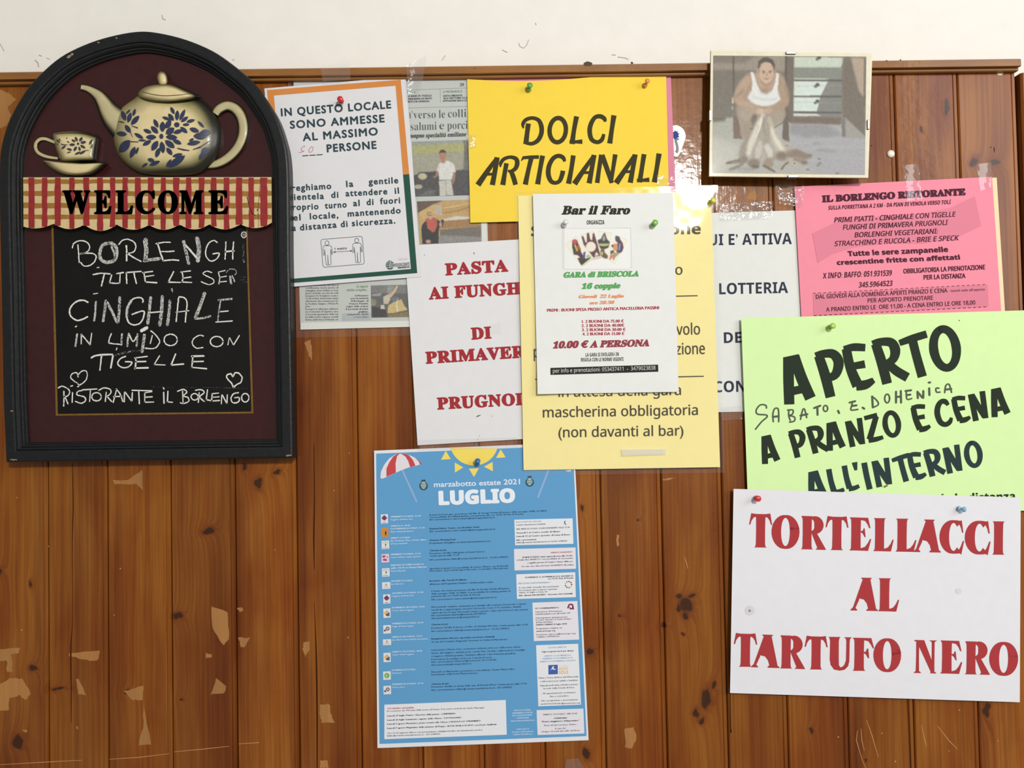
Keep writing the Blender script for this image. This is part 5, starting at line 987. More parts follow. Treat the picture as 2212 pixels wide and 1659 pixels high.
# pale yellow rules of the card evening, in a sleeve
G = Sheet('notice', 'large pale yellow sheet of rules behind the small card-tournament notice', 'notice', [(1119, 422.7), (1536, 413.5), (1555.6, 1009), (1131, 1015.6)], .0042, (250, 236, 162), warp=.0007, seed=6, n=(24, 32))
zg = Z(1110, 800, 4.174); zh = Z(1110, 400, 3.607); KG = (66, 60, 38)
G.text('in attesa della gara', 'S', 402, 240, 1508, 222, 92, KG, z=zg, bold=1.2, res=3); G.text('mascherina obbligatoria', 'S', 262, 425, 1660, 402, 92, KG, z=zg, bold=1.5, res=3); G.text('(non davanti al bar)', 'S', 402, 605, 1530, 588, 92, KG, z=zg, bold=1.5, res=3)
G.text('Somministr', 'B', 135, 398, 1100, 385, 82, KG, z=zh, bold=1.5, res=3); G.text('zione', 'B', 1108, 385, 1457, 380, 82, KG, z=zh, bold=1.5, res=3); G.text('consentita al banco', 'S', 320, 712, 1315, 697, 80, KG, z=zh, bold=1.2); G.line('rule', KG, [(600, 878), (1432, 861)], 8, z=zh)
G.text('per', 'S', 1005, 1170, 1140, 1168, 88, KG, z=zh, bold=1.2, res=3); G.text('tavolo', 'S', 1180, 1168, 1452, 1163, 88, KG, z=zh, bold=1.2, res=3); G.text('per', 'S', 155, 1342, 290, 1340, 88, KG, z=zh, bold=1.2, res=3); G.text('consumazione', 'S', 870, 1328, 1490, 1315, 88, KG, z=zh, bold=1.2, res=3); G.line('rule', KG, [(165, 1513), (1480, 1489)], 8, z=zh)
G.done()

# card tournament notice
C_ = Sheet('notice', 'small white card-tournament notice with four fanned cards, pinned over the pale yellow sheet', 'notice', [(1151, 419), (1453.8, 416), (1466, 846.4), (1161.3, 851.3)], .0066, (232, 234, 232), warp=.0008, seed=9, curl=(0, 0, .0015, .0025))
zc = zh
ct = lambda t, st, x0, y0, x1, y1, cap, rgb, **k: C_.text(t, st, x0, y0, x1, y1, cap, rgb, z=zc, **k)
ct('Bar il Faro', 'sbi', 370, 228, 908, 226, 66, (52, 50, 46), bold=4, res=3); ct('ORGANiZZA', 'B', 568, 306, 706, 304, 32, (52, 50, 46))
GRN, ORA, DR = (92, 168, 96), (230, 148, 98), (176, 62, 74)
ct('GARA di BRISCOLA', 'sbi', 387, 720, 974, 710, 42, GRN, bold=3.6, res=3); ct('16 coppie', 'sbi', 528, 808, 832, 802, 42, GRN, bold=3.6, res=3); ct('Giovedì  22 Luglio', 'sbi', 505, 882, 858, 876, 27, ORA, bold=2.2); ct('ore 20.30', 'sbi', 590, 930, 785, 925, 26, ORA, bold=2.2)
ct('PREMI : BUONI SPESA PRESSO ANTICA MACELLERIA PASSINI', 'r', 258, 987, 1132, 966, 24, DR, bold=1.6)
for k, (t, x0, x1) in enumerate([('1. 2 BUONI DA 75.00 €', 530, 858), ('2. 2 BUONI DA 40.00€', 527, 862), ('3. 2 BUONI DA 30.00 €', 530, 872), ('4. 2 BUONI DA 15.00 €', 534, 862)]): ct(t, 'r', x0, 1074 + k * 32.5, x1, 1070 + k * 32.5, 24, DR, bold=1.6)
ct('10.00 € A PERSONA', 'sbi', 304, 1272, 1056, 1254, 52, (150, 62, 74), bold=4, res=3); ct('LA GARA SI SVOLGERÀ IN', 'B', 560, 1336, 818, 1330, 28, (70, 68, 64)); ct('REGOLA CON LE NORME VIGENTI', 'B', 524, 1374, 855, 1369, 28, (70, 68, 64))
C_.quad('black_bar', (44, 44, 42), [(285, 1424), (1124, 1398), (1126, 1453), (286, 1478)], z=zc, n=(8, 1)); ct('per info e prenotazioni: 053437411  -  3479023838', 'S', 305, 1462, 1104, 1437, 30, (222, 222, 218), lay=1)
C_.line('picture_outline', (220, 222, 220), [(380, 338), (912, 332), (920, 640), (382, 645), (380, 338)], 5, z=zc)
C_.done()
zw = Z(1210, 490, 13.825)
R = Raster((120, 60, 2080, 1260), zw([(120, 60), (2080, 60), (2080, 1260), (120, 1260)]), (196, 120), (232, 234, 232))
CRM = (236, 230, 214)
for q in [[(150, 540), (470, 280), (1000, 920), (640, 1190)], [(600, 240), (1010, 130), (1240, 900), (1000, 960)], [(1130, 120), (1540, 180), (1440, 980), (1230, 920)], [(1640, 230), (2020, 400), (1620, 1110), (1450, 970)]]:
    R.poly(q, (206, 206, 196), 0); c0 = np.mean(q, 0); R.poly([tuple(c0 + (np.array(p) - c0) * .975) for p in q], CRM, 1)
R.poly([(360, 430), (430, 375), (510, 400), (550, 520), (610, 650), (620, 740), (690, 860), (760, 960), (680, 1110), (640, 1130), (570, 1030), (520, 930), (600, 920), (530, 840), (420, 830), (400, 760), (450, 740), (370, 620), (370, 500)], (84, 52, 60), 1)
R.poly([(365, 500), (420, 490), (470, 640), (540, 770), (420, 830), (400, 770), (370, 620)], (64, 74, 62), 1); R.el(440, 450, 72, 66, (190, 84, 84), 1); R.line([(440, 530), (520, 730)], (222, 176, 86), 50, 1); R.line([(520, 560), (580, 680)], (176, 96, 52), 60, 1); R.poly([(700, 760), (760, 740), (740, 960), (670, 940)], (66, 84, 130), 1)
R.poly([(570, 1010), (740, 960), (930, 890), (900, 940), (700, 1100), (650, 1150), (600, 1080)], (54, 62, 54), 1); R.poly([(690, 1130), (950, 930), (960, 960), (700, 1160)], (206, 204, 130), 1); R.el(840, 880, 60, 50, (170, 184, 150), 2)
R.poly([(640, 290), (690, 275), (760, 470), (800, 470), (800, 200), (860, 180), (900, 380), (960, 410), (970, 220), (1010, 180), (1100, 480), (1200, 850), (1180, 870), (1080, 740), (1030, 870), (1040, 910), (1000, 920), (860, 730), (700, 520)], (92, 60, 68), 1); R.el(920, 595, 150, 152, (232, 224, 208), 1); R.poly([(960, 960), (1220, 890), (1230, 930), (970, 990)], (216, 176, 180), 2); R.poly([(1040, 860), (1200, 830), (1200, 870), (1050, 890)], (100, 110, 84), 1)
R.poly([(1330, 170), (1400, 380), (1480, 450), (1440, 620), (1330, 670), (1210, 660), (1150, 540), (1120, 400), (1220, 360), (1290, 220)], (58, 66, 56), 1); R.poly([(1290, 230), (1340, 190), (1390, 370), (1300, 440), (1220, 380)], (110, 106, 108), 1); R.poly([(1140, 500), (1460, 500), (1450, 560), (1300, 585), (1155, 560)], (186, 180, 122), 1); R.line([(1310, 280), (1300, 420)], (214, 210, 196), 24, 1)
R.poly([(1220, 660), (1310, 660), (1330, 760), (1420, 860), (1420, 940), (1330, 940), (1230, 880), (1200, 760)], (98, 84, 62), 1); R.el(1250, 790, 36, 60, (196, 180, 112), 1)
R.poly([(1650, 280), (1760, 290), (1790, 380), (1860, 480), (1890, 620), (1850, 740), (1760, 790), (1680, 760), (1700, 600), (1720, 480), (1650, 420)], (86, 58, 74), 1); R.poly([(1700, 500), (1800, 490), (1790, 640), (1740, 760), (1680, 740)], (64, 86, 140), 1); R.poly([(1590, 510), (1700, 500), (1720, 640), (1680, 730), (1590, 690), (1560, 590)], (216, 140, 92), 1); R.el(1560, 570, 34, 36, (96, 56, 40), 1); R.el(1690, 340, 44, 60, (72, 86, 84), 1)
R.poly([(1500, 710), (1600, 700), (1620, 760), (1500, 830)], (72, 88, 66), 1); R.poly([(1580, 760), (1780, 790), (1650, 900), (1600, 1000), (1560, 960)], (160, 150, 110), 1); R.poly([(1500, 830), (1620, 830), (1480, 1000), (1465, 980)], (206, 112, 96), 1); R.line([(1790, 500), (1760, 700)], (206, 212, 226), 20, 1)
C_.raster('card_picture', R, 'printed picture of four fanned playing cards')

# green opening notice
E_ = Sheet('notice', 'light green notice in heavy black brush capitals above the large white sheet', 'notice', [(1601, 687.7), (2229, 670), (2247, 1102), (1617, 1122)], .0046, (214, 244, 176), warp=.0008, seed=11)
ze = Z(1560, 650, 3.393); KE = (40, 50, 38); KE2 = (42, 60, 60)
GB = {'A': ([[(.13, .02, .21), (.20, .5, .22), (.28, .96, .22)], [(.40, .96, .22), (.48, .5, .23), (.60, .05, .23)], [(.2, .27, .17), (.5, .27, .17)], [(.18, .91, .14), (.5, .91, .14)], [(.34, .95, .14), (.35, .62, .10)]], .70),
      'P': ([[(.22, .0, .21), (.18, .5, .22), (.12, .9, .2)], [(.06, .90, .17), (.22, .92, .17), (.42, .87, .2), (.5, .68, .22), (.4, .45, .19), (.22, .4, .16)]], .6),
      'E': ([[(.12, .92, .2), (.14, .5, .21), (.24, .1, .24)], [(.06, .93, .12), (.30, .92, .17), (.55, .86, .16)], [(.15, .53, .15), (.48, .52, .17)], [(.2, .10, .2), (.42, .09, .2), (.62, .15, .12)]], .62),
      'R': ([[(.22, .02, .21), (.18, .5, .22), (.12, .9, .2)], [(.06, .90, .17), (.22, .92, .17), (.44, .86, .2), (.5, .68, .22), (.42, .5, .18), (.22, .43, .14)], [(.3, .45, .18), (.45, .25, .2), (.66, .06, .2)]], .68),
      'T': ([[(.02, .86, .14), (.3, .9, .17), (.62, .93, .17)], [(.30, .9, .2), (.33, .5, .2), (.38, .02, .21)]], .62),
      'O': ([[(.34 + .235 * math.cos(a_), .5 + .41 * math.sin(a_), .20 - .03 * abs(math.sin(a_))) for a_ in np.linspace(1.5, 1.9 + 2 * math.pi, 25)]], .68),
      'N': ([[(.14, .02, .2), (.12, .5, .19), (.1, .93, .18)], [(.14, .9, .2), (.3, .5, .2), (.48, .1, .2)], [(.5, .04, .19), (.52, .5, .19), (.54, .95, .19)]], .64),
      'Z': ([[(.06, .9, .16), (.52, .92, .17)], [(.48, .88, .2), (.28, .45, .21), (.12, .12, .22)], [(.08, .09, .18), (.35, .08, .18), (.6, .1, .14)]], .64),
      'C': ([[(.54, .74, .12), (.46, .88, .19), (.32, .91, .18), (.18, .76, .2), (.12, .5, .21), (.18, .2, .2), (.34, .08, .18), (.5, .14, .17), (.58, .28, .1)]], .62),
      'L': ([[(.12, .94, .2), (.13, .5, .2), (.18, .1, .22)], [(.14, .09, .18), (.36, .08, .17), (.56, .12, .14)]], .58),
      'I': ([[(.1, .95, .2), (.11, .5, .2), (.14, .02, .2)]], .26), "'": ([[(.1, .98, .2), (.1, .7, .1)]], .22)}
def brush(ch, x, y, w_, h_, rgb, ang=-12, lean=9.5, z=ze):
    S_, gw = GB[ch]; e = np.array([math.cos(math.radians(ang)), math.sin(math.radians(ang))]); u = np.array([-math.sin(math.radians(lean)), -math.cos(math.radians(lean))])
    for st in S_:
        P = [(*(np.array([x, y]) + e * (p[0] / gw * w_) + u * (p[1] * h_)), p[2] * h_ * .98) for p in st]
        V_, F_ = ribbon([(p[0] / z.k + z.x, p[1] / z.k + z.y, p[2] / z.k) for p in P], sm=5)
        # squared ends with soft corners
        E_.add('lettering', rgb, V_, F_, 0)
for ch, x, y, w_, h_ in [('A', 450, 775, 240, 362), ('P', 718, 722, 215, 350), ('E', 925, 672, 200, 345), ('R', 1135, 630, 240, 345), ('T', 1340, 590, 215, 330), ('O', 1545, 545, 240, 348),
                         ('A', 290, 1205, 140, 212), ('P', 508, 1158, 128, 205), ('R', 640, 1132, 148, 208), ('A', 765, 1108, 145, 212), ('N', 930, 1080, 132, 212), ('Z', 1060, 1045, 135, 205), ('O', 1192, 1018, 140, 205), ('E', 1408, 972, 125, 205), ('C', 1570, 937, 132, 205), ('E', 1706, 905, 120, 200), ('N', 1834, 890, 130, 220), ('A', 1972, 862, 146, 215)]:
    brush(ch, x, y, w_, h_, KE)
for ch, x, y, w_, h_ in [('A', 630, 1468, 150, 212), ('L', 790, 1428, 115, 205), ('L', 905, 1402, 110, 205), ("'", 985, 1392, 45, 212), ('I', 1052, 1392, 60, 215), ('N', 1125, 1375, 135, 215), ('T', 1270, 1345, 135, 205), ('E', 1382, 1322, 120, 205), ('R', 1498, 1300, 145, 205), ('N', 1645, 1275, 130, 212), ('O', 1790, 1240, 140, 205)]:
    brush(ch, x, y, w_, h_, KE2)
E_.text('mantenendo la distanza', 'B', 1150, 1500, 2148, 1464, 64, KE, z=ze, bold=1, shear=.05)
MK = (84, 92, 78)
for P in [[(325, 785), (320, 765), (280, 762), (250, 800), (260, 830), (320, 835), (330, 850), (290, 885), (245, 940)], [(375, 885), (372, 830), (385, 790), (410, 790), (415, 830), (415, 885)], [(372, 850), (415, 845)], [(490, 800), (488, 840), (500, 875)], [(480, 800), (520, 800), (515, 830), (490, 840), (530, 850), (530, 880), (495, 888)], [(575, 868), (590, 800), (605, 795), (620, 855)], [(575, 840), (625, 830)],
          [(675, 785), (720, 768)], [(698, 780), (700, 835)], ell(758, 788, 16, 22, 9) + [(774, 788)], [(935, 745), (975, 735)], [(955, 745), (950, 770), (945, 800), (995, 795)], [(950, 770), (985, 765)], [(1100, 700), (1105, 780)], [(1100, 700), (1135, 730), (1145, 760), (1105, 782)], ell(1210, 715, 18, 32, 9) + [(1228, 715)],
          [(1275, 665), (1275, 745)], [(1310, 660), (1312, 745)], [(1275, 705), (1310, 700)], [(1350, 660), (1355, 720), (1390, 715)], [(1345, 660), (1385, 655)], [(1352, 690), (1380, 687)], [(1432, 665), (1435, 712)], [(1435, 670), (1470, 710)], [(1475, 660), (1475, 710)], [(1518, 640), (1520, 690)], [(1515, 598), (1525, 598)], [(1590, 640), (1568, 640), (1572, 668), (1598, 668)], [(1632, 672), (1640, 620), (1665, 612), (1682, 670)], [(1635, 650), (1680, 645)], [(850, 805), (858, 822)], [(1030, 782), (1042, 790)]]:
    E_.line('handwriting', MK, [p + (11 if len(P) > 2 else 15,) for p in P], z=ze, lay=1, sm=3 if len(P) > 2 else 0, cap=True)
E_.line('speck', (60, 60, 50), [(1735, 142), (1741, 145)], 7, z=ze); E_.done()

# big dish notice in front
T_ = Sheet('menu_sheet', 'large white landscape sheet in tall red letters at the lower right', 'menu sheet', [(1584.6, 1056), (2205, 1074.6), (2203, 1517), (1577, 1497)], .0066, (228, 228, 234), warp=.0009, seed=12, n=(34, 26))
zt = Z(1560, 1030, 3.253); RT = (172, 58, 62)
def fl(p, w0=.30, w1=.40, lean=0): # flared stem from (x0,y0) to (x1,y1)
    (x0, y0), (x1, y1) = p; q = lambda t: (x0 + (x1 - x0) * t, y0 + (y1 - y0) * t)
    return [(*q(t), w_) for t, w_ in [(0, w1), (.012, w1 * .99), (.03, (w0 + w1) * .47), (.12, w0), (.5, w0 * .97), (.88, w0), (.97, (w0 + w1) * .47), (.988, w1 * .99), (1, w1)]]
def arc(cx, cy, rx, ry, a0, a1, wf, n=20): return [(cx + rx * math.cos(a_), cy + ry * math.sin(a_), wf(a_)) for a_ in np.linspace(a0, a1, n)]
ow = lambda a_: .075 + .20 * abs(math.cos(a_)) ** 1.3
topbar = lambda xa, xb: [(xa, 1.0), (xb, 1.0), (xb, .93), (xa, .93)]
GT = {'T': ([fl([(.34, 0), (.34, .97)], .27, .36)], [[(.06, 1.0), (.62, 1.0), (.625, .95), (.60, .925), (.08, .925), (.055, .95)], [(.06, 1.02), (.0, .68), (.035, .68), (.07, .80), (.13, .89), (.22, .93), (.2, 1.0)], [(.62, 1.02), (.68, .68), (.645, .68), (.61, .80), (.55, .89), (.46, .93), (.48, 1.0)]], .68),
      'O': ([arc(.385, .49, .265, .455, 0, 2 * math.pi + .4, ow, 34)], [], .77),
      'R': ([fl([(.19, 0), (.19, .98)], .26, .34), arc(.33, .735, .20, .215, math.pi * .5, -math.pi * .52, lambda a_: .07 + .2 * max(0, math.cos(a_)), 14)], [[(.03, .955), (.03, 1.0), (.34, 1.0), (.34, .91), (.2, .93)], [(.28, .56), (.28, .47), (.42, .52), (.40, .57)], [(.30, .54), (.44, .545), (.72, .05), (.74, 0), (.44, 0), (.49, .06)]], .75),
      'E': ([fl([(.20, 0), (.20, .98)], .27, .34)], [[(.03, .97), (.03, 1.0), (.54, 1.0), (.61, .69), (.575, .69), (.53, .80), (.46, .90), (.33, .935), (.2, .935)], [(.30, .58), (.34, .56), (.40, .51), (.45, .41), (.475, .41), (.445, .68), (.42, .68), (.39, .60), (.35, .60)], [(.03, 0), (.03, .03), (.2, .065), (.35, .075), (.46, .12), (.54, .23), (.60, .36), (.635, .36), (.55, 0)]], .64),
      'L': ([fl([(.20, 0), (.20, 1.0)], .27, .35)], [[(.03, 0), (.03, .03), (.2, .065), (.34, .075), (.45, .12), (.53, .23), (.585, .36), (.62, .36), (.54, 0)]], .62),
      'A': ([], [[(.30, 1.0), (.60, 1.0), (.60, .97), (.565, .95), (.745, .07), (.80, .03), (.80, 0), (.46, 0), (.46, .03), (.51, .07), (.47, .22), (.38, .34), (.24, .37), (.235, .32), (.13, .08), (.18, .03), (.18, 0), (-.01, 0), (-.01, .03), (.06, .10), (.34, .95), (.30, .97)]], .79),
      'C': ([arc(.385, .49, .27, .455, .95, 2 * math.pi - .95, ow, 24)], [[(.54, .92), (.46, .985), (.56, .97), (.615, .985), (.665, .62), (.63, .62), (.60, .75), (.555, .85)], [(.54, .06), (.46, -.005), (.56, .01), (.615, -.02), (.69, .38), (.655, .38), (.60, .22), (.555, .13)]], .70),
      'I': ([fl([(.17, 0), (.17, 1.0)], .26, .34)], [], .34),
      'U': ([fl([(.19, .35), (.19, 1.0)], .27, .34)[:0] + [(.19, .30, .27), (.19, .88, .26), (.19, .965, .30), (.19, .985, .34), (.19, 1.0, .34)], [(.595, .25, .10), (.60, .88, .10), (.6, .965, .14), (.6, .985, .22), (.6, 1.0, .22)], [(.19, .34, .27), (.205, .2, .26), (.26, .09, .2), (.37, .04, .10), (.48, .07, .11), (.56, .16, .12), (.595, .3, .10)]], [], .71),
      'F': ([fl([(.20, 0), (.20, .98)], .27, .35)], [[(.03, .97), (.03, 1.0), (.54, 1.0), (.62, .69), (.585, .69), (.53, .80), (.46, .90), (.33, .935), (.2, .935)], [(.30, .56), (.34, .54), (.40, .49), (.45, .39), (.485, .39), (.455, .68), (.42, .68), (.39, .59), (.35, .58)]], .62),
      'N': ([[(.12, 0, .22), (.12, .015, .22), (.12, .06, .10), (.12, .5, .085), (.12, .93, .09)], [(.60, .04, .085), (.60, .93, .085), (.60, .97, .13), (.60, .985, .22), (.60, 1.0, .22)]], [[(.02, 1.0), (.02, .97), (.08, .94), (.30, .94), (.32, 1.0)], [(.08, .97), (.32, 1.0), (.645, .18), (.645, 0), (.555, 0)], ], .71)}
GT['N'][1].append([(.52, .02), (.52, 0), (.70, 0), (.70, .02), (.64, .06), (.56, .06)])
def big(ch, x0, x1, y0, y1, h_):
    st, pl, gw = GT[ch]; e = np.array([x1 - x0, y1 - y0], float)
    f = lambda p: np.array([x0, y0]) + e * (p[0] / gw) + np.array([.012, -1.0]) * (p[1] * h_)
    kx = np.linalg.norm(e) / gw
    for s_ in st:
        P = [(*f(p), p[2] * kx) for p in s_]; V_, F_ = ribbon([(p[0] / zt.k + zt.x, p[1] / zt.k + zt.y, p[2] / zt.k) for p in P]); T_.add('lettering', RT, V_, F_, 0)
    for s_ in pl: T_.add('lettering', RT, zt([tuple(f(p)) for p in s_]), [tuple(range(len(s_)))], 0)
for ch, x0, x1, y0, y1, h_ in [('T', 188, 350, 495, 498, 235), ('O', 350, 538, 502, 508, 240), ('R', 550, 732, 508, 514, 234), ('T', 725, 886, 513, 517, 234), ('E', 890, 1048, 516, 521, 232), ('L', 1058, 1205, 521, 525, 232), ('L', 1215, 1365, 525, 528, 232), ('A', 1350, 1534, 528, 532, 230), ('C', 1532, 1702, 536, 541, 238), ('C', 1710, 1888, 541, 546, 238), ('I', 1900, 1982, 545, 549, 234),
                               ('A', 906, 1092, 939, 943, 232), ('L', 1092, 1243, 943, 948, 232), ('T', 80, 245, 1333, 1337, 232), ('A', 208, 400, 1338, 1344, 232), ('R', 403, 585, 1345, 1352, 232), ('T', 578, 740, 1352, 1356, 232), ('U', 743, 908, 1358, 1362, 234), ('F', 912, 1066, 1362, 1366, 232), ('O', 1066, 1252, 1368, 1374, 240), ('N', 1345, 1506, 1378, 1382, 232), ('E', 1528, 1688, 1381, 1386, 232), ('R', 1702, 1884, 1387, 1392, 232), ('O', 1880, 2074, 1394, 1400, 240)]:
    big(ch, x0, x1, y0, y1, h_)
T_.add('pin_mark', (212, 212, 220), zt(ell(195, 940, 34, 34, 16)), [tuple(range(16))], 0); T_.add('pin_mark', (150, 132, 118), zt(ell(193, 941, 9, 9, 8)), [tuple(range(8))], 1); T_.add('pin_mark', (216, 216, 222), zt(ell(1662, 803, 22, 20, 12)), [tuple(range(12))], 0)
T_.done()

# ------------------------------------------------------------------ framed photograph
PF = thing('framed_photograph', 'old photograph of a seated person in a vest, behind glass, hung over the top moulding', 'photograph', W(1707, 246, .012))
OQ = [(1536, 108), (1884.5, 114.5), (1875.5, 384), (1532, 380.5)]; HG = .0185
def plate(name, Qp, h0, h1, m, parent, z=ID):
    Qp = z(Qp); V_ = np.vstack([WW([p[:2] for p in Qp], h1), WW([p[:2] for p in Qp], h1)]); V_[len(Qp):, 1] = -h0; n_ = len(Qp)
    return mesh(name, V_, [tuple(range(n_)), tuple(range(2 * n_ - 1, n_ - 1, -1))] + [(i, i + n_, (i + 1) % n_ + n_, (i + 1) % n_) for i in range(n_)], m, parent)
plate('backing_board', OQ, .0135, .0168, mat('hardboard', (150, 128, 96), .8, .1, noise=.2), PF)
plate('spacer', [(1600, 180), (1820, 185), (1815, 330), (1600, 325)], .0101, .0135, mat('hardboard', (150, 128, 96), .8, .1, noise=.2), PF)
mo = plate('mount', OQ, .0168, HG, mat('cream_mount', (234, 228, 204), .6, .2, noise=.06, bscale=200), PF)
zr = Z(1500, 90, 5.267)
class Flat(Sheet):
    def disp(s, P): return np.zeros(len(P))
FP = Flat(None, '', '', OQ, HG, None); FP.root = PF
R = Raster((205, 150, 1960, 1520), zr([(215, 158), (1957, 170), (1940, 1515), (205, 1492)]), (335, 258), (128, 122, 112))
pp = R.poly
pp([(200, 140), (1130, 150), (1130, 340), (200, 330)], (144, 134, 122), 4); pp([(200, 320), (1060, 330), (1060, 900), (200, 900)], (114, 108, 98), 5); pp([(200, 140), (700, 150), (560, 240), (200, 240)], (122, 112, 102), 6)
pp([(200, 870), (440, 870), (350, 930), (200, 930)], (104, 96, 86), 2); pp([(200, 935), (350, 930), (360, 870), (1130, 870), (1130, 930), (1960, 950), (1960, 1530), (200, 1530)], (164, 164, 158), 3)
pp([(1100, 930), (1960, 950), (1960, 1530), (1400, 1530), (1100, 1230)], (158, 158, 162), 14); pp([(1090, 930), (1500, 930), (1700, 1060), (1500, 1090), (1090, 1060)], (140, 140, 142), 8); pp([(200, 935), (450, 900), (500, 1120), (400, 1250), (200, 1100)], (160, 162, 154), 8); pp([(200, 1100), (520, 1180), (520, 1400), (200, 1500)], (178, 178, 168), 12)
for y in (1110, 1200, 1330): R.line([(1150, y + 60), (1500, y), (1950, y - 5)], (176, 176, 178), 10, 3, .6)
for x, y, rx in [(1450, 1240, 60), (1560, 1250, 80), (1280, 1080, 60), (1400, 1160, 50)]: R.el(x, y, rx, 16, (128, 128, 132), 3, .5)
# doorway, drawers and triangular flap
pp([(1040, 160), (1135, 160), (1125, 870), (1110, 930), (1040, 900)], (108, 98, 88), 2); pp([(1030, 140), (1055, 140), (1055, 1150), (1020, 1100)], (88, 80, 72), 2)
pp([(1130, 160), (1720, 165), (1660, 290), (1130, 290)], (186, 196, 182), 2); pp([(1130, 290), (1700, 280), (1690, 425), (1130, 420)], (126, 130, 122), 3); pp([(1130, 430), (1530, 430), (1440, 620), (1400, 800), (1130, 800)], (196, 208, 200), 2)
pp([(1530, 440), (1690, 440), (1680, 930), (1440, 900), (1400, 800), (1440, 620)], (124, 124, 120), 2); pp([(1130, 810), (1390, 815), (1450, 845), (1130, 852)], (190, 200, 190), 1); pp([(1100, 855), (1680, 860), (1670, 935), (1100, 930)], (112, 98, 88), 3)
for ya in (432, 620, 805): R.line([(1128, ya), (1680, ya - 2)], (86, 86, 82), 20, 1.5)
R.line([(1130, 415), (1530, 413)], (206, 214, 206), 10, 1); R.line([(1130, 497), (1680, 493)], (150, 158, 150), 6, 1, .7); R.line([(1130, 682), (1680, 690)], (150, 158, 150), 6, 1, .7)
for x, y in [(1395, 490), (1395, 680), (1410, 175)]: R.el(x + 8, y - 8, 22, 20, (78, 78, 74), 1); R.el(x - 14, y + 12, 18, 16, (96, 96, 92), 1)
pp([(1690, 160), (1780, 160), (1930, 620), (1960, 1090), (1700, 860), (1680, 500)], (112, 104, 94), 3); pp([(1780, 165), (1940, 170), (1940, 620), (1880, 560)], (166, 150, 134), 3); pp([(1700, 870), (1725, 860), (1960, 1080), (1960, 1100), (1700, 1100)], (150, 148, 144), 3)
pp([(1680, 880), (1725, 870), (1728, 1080), (1690, 1080)], (116, 112, 106), 2); R.line([(1938, 170), (1940, 720)], (92, 88, 82), 12, 1); R.el(1962, 612, 14, 20, (90, 88, 80), 1)
R.line([(438, 160), (445, 650)], (84, 80, 74), 16, 2); R.el(435, 675, 12, 40, (196, 190, 168), 2); R.line([(430, 740), (430, 780)], (196, 190, 168), 12, 2)
# chair, trousers, arms, vest
pp([(440, 860), (500, 860), (550, 1120), (445, 1115)], (112, 98, 86), 2); pp([(1020, 760), (1070, 760), (1085, 1150), (1005, 1110)], (98, 88, 80), 2); R.line([(900, 990), (1000, 930), (1030, 880)], (90, 84, 78), 12, 1)
pp([(480, 740), (560, 720), (760, 780), (860, 780), (1000, 730), (1040, 800), (1020, 890), (900, 980), (880, 1100), (560, 1120), (520, 940), (480, 830)], (150, 138, 124), 3, sm=3); R.el(600, 830, 90, 80, (164, 152, 138), 8, .7); R.el(950, 830, 70, 90, (158, 146, 132), 8, .7); pp([(670, 830), (720, 880), (690, 1020), (640, 900)], (112, 102, 94), 4)
pp([(440, 640), (500, 470), (600, 360), (660, 350), (950, 340), (1010, 430), (1060, 560), (1075, 700), (1020, 760), (900, 780), (800, 790), (700, 790), (500, 730)], (158, 136, 118), 3, sm=3)
R.line([(620, 400, 70), (560, 500, 90), (500, 620, 90), (520, 690, 80), (640, 740, 70), (760, 800, 60)], (172, 148, 128), 80, 3, sm=3); R.line([(985, 400, 60), (1020, 520, 80), (1035, 640, 90), (980, 720, 80), (850, 780, 60)], (160, 138, 118), 80, 3, sm=3); R.line([(560, 540), (470, 640)], (120, 104, 90), 30, 6, .6); R.line([(1050, 480), (1080, 640)], (110, 98, 88), 26, 6, .6)
pp([(640, 560), (600, 640), (650, 700), (760, 735), (850, 735), (940, 690), (980, 650), (950, 560)], (196, 200, 200), 3)
pp([(632, 340), (668, 345), (720, 500), (760, 580), (820, 600), (880, 560), (915, 460), (925, 350), (960, 355), (945, 600), (980, 655), (900, 710), (800, 735), (700, 715), (610, 640), (650, 580), (655, 450)], (208, 210, 208), 2); R.line([(650, 625), (760, 655), (880, 660), (950, 640)], (160, 166, 168), 12, 4, .7, sm=3)
pp([(690, 350), (930, 350), (900, 480), (870, 560), (820, 590), (760, 560), (715, 470)], (172, 148, 128), 4); R.el(800, 560, 50, 30, (130, 110, 96), 8, .6)
R.line([(755, 440), (800, 490), (850, 480), (885, 430)], (140, 118, 102), 14, 4, sm=3); R.el(818, 345, 82, 126, (188, 163, 142), 2); R.el(715, 330, 14, 32, (168, 142, 122), 2); R.el(910, 330, 12, 34, (160, 136, 116), 2); pp([(720, 300), (722, 220), (770, 175), (830, 168), (890, 200), (912, 260), (908, 330), (892, 270), (860, 230), (800, 220), (750, 240), (735, 290)], (78, 74, 68), 2)
R.line([(768, 330), (802, 335)], (96, 84, 74), 12, 1.5); R.line([(842, 335), (876, 328)], (96, 84, 74), 12, 1.5); R.el(785, 348, 12, 5, (84, 72, 64), 1); R.el(858, 346, 12, 5, (84, 72, 64), 1); R.line([(820, 345), (826, 385)], (150, 124, 106), 12, 2); R.line([(790, 415), (820, 422), (850, 412)], (128, 94, 82), 9, 1.5); 
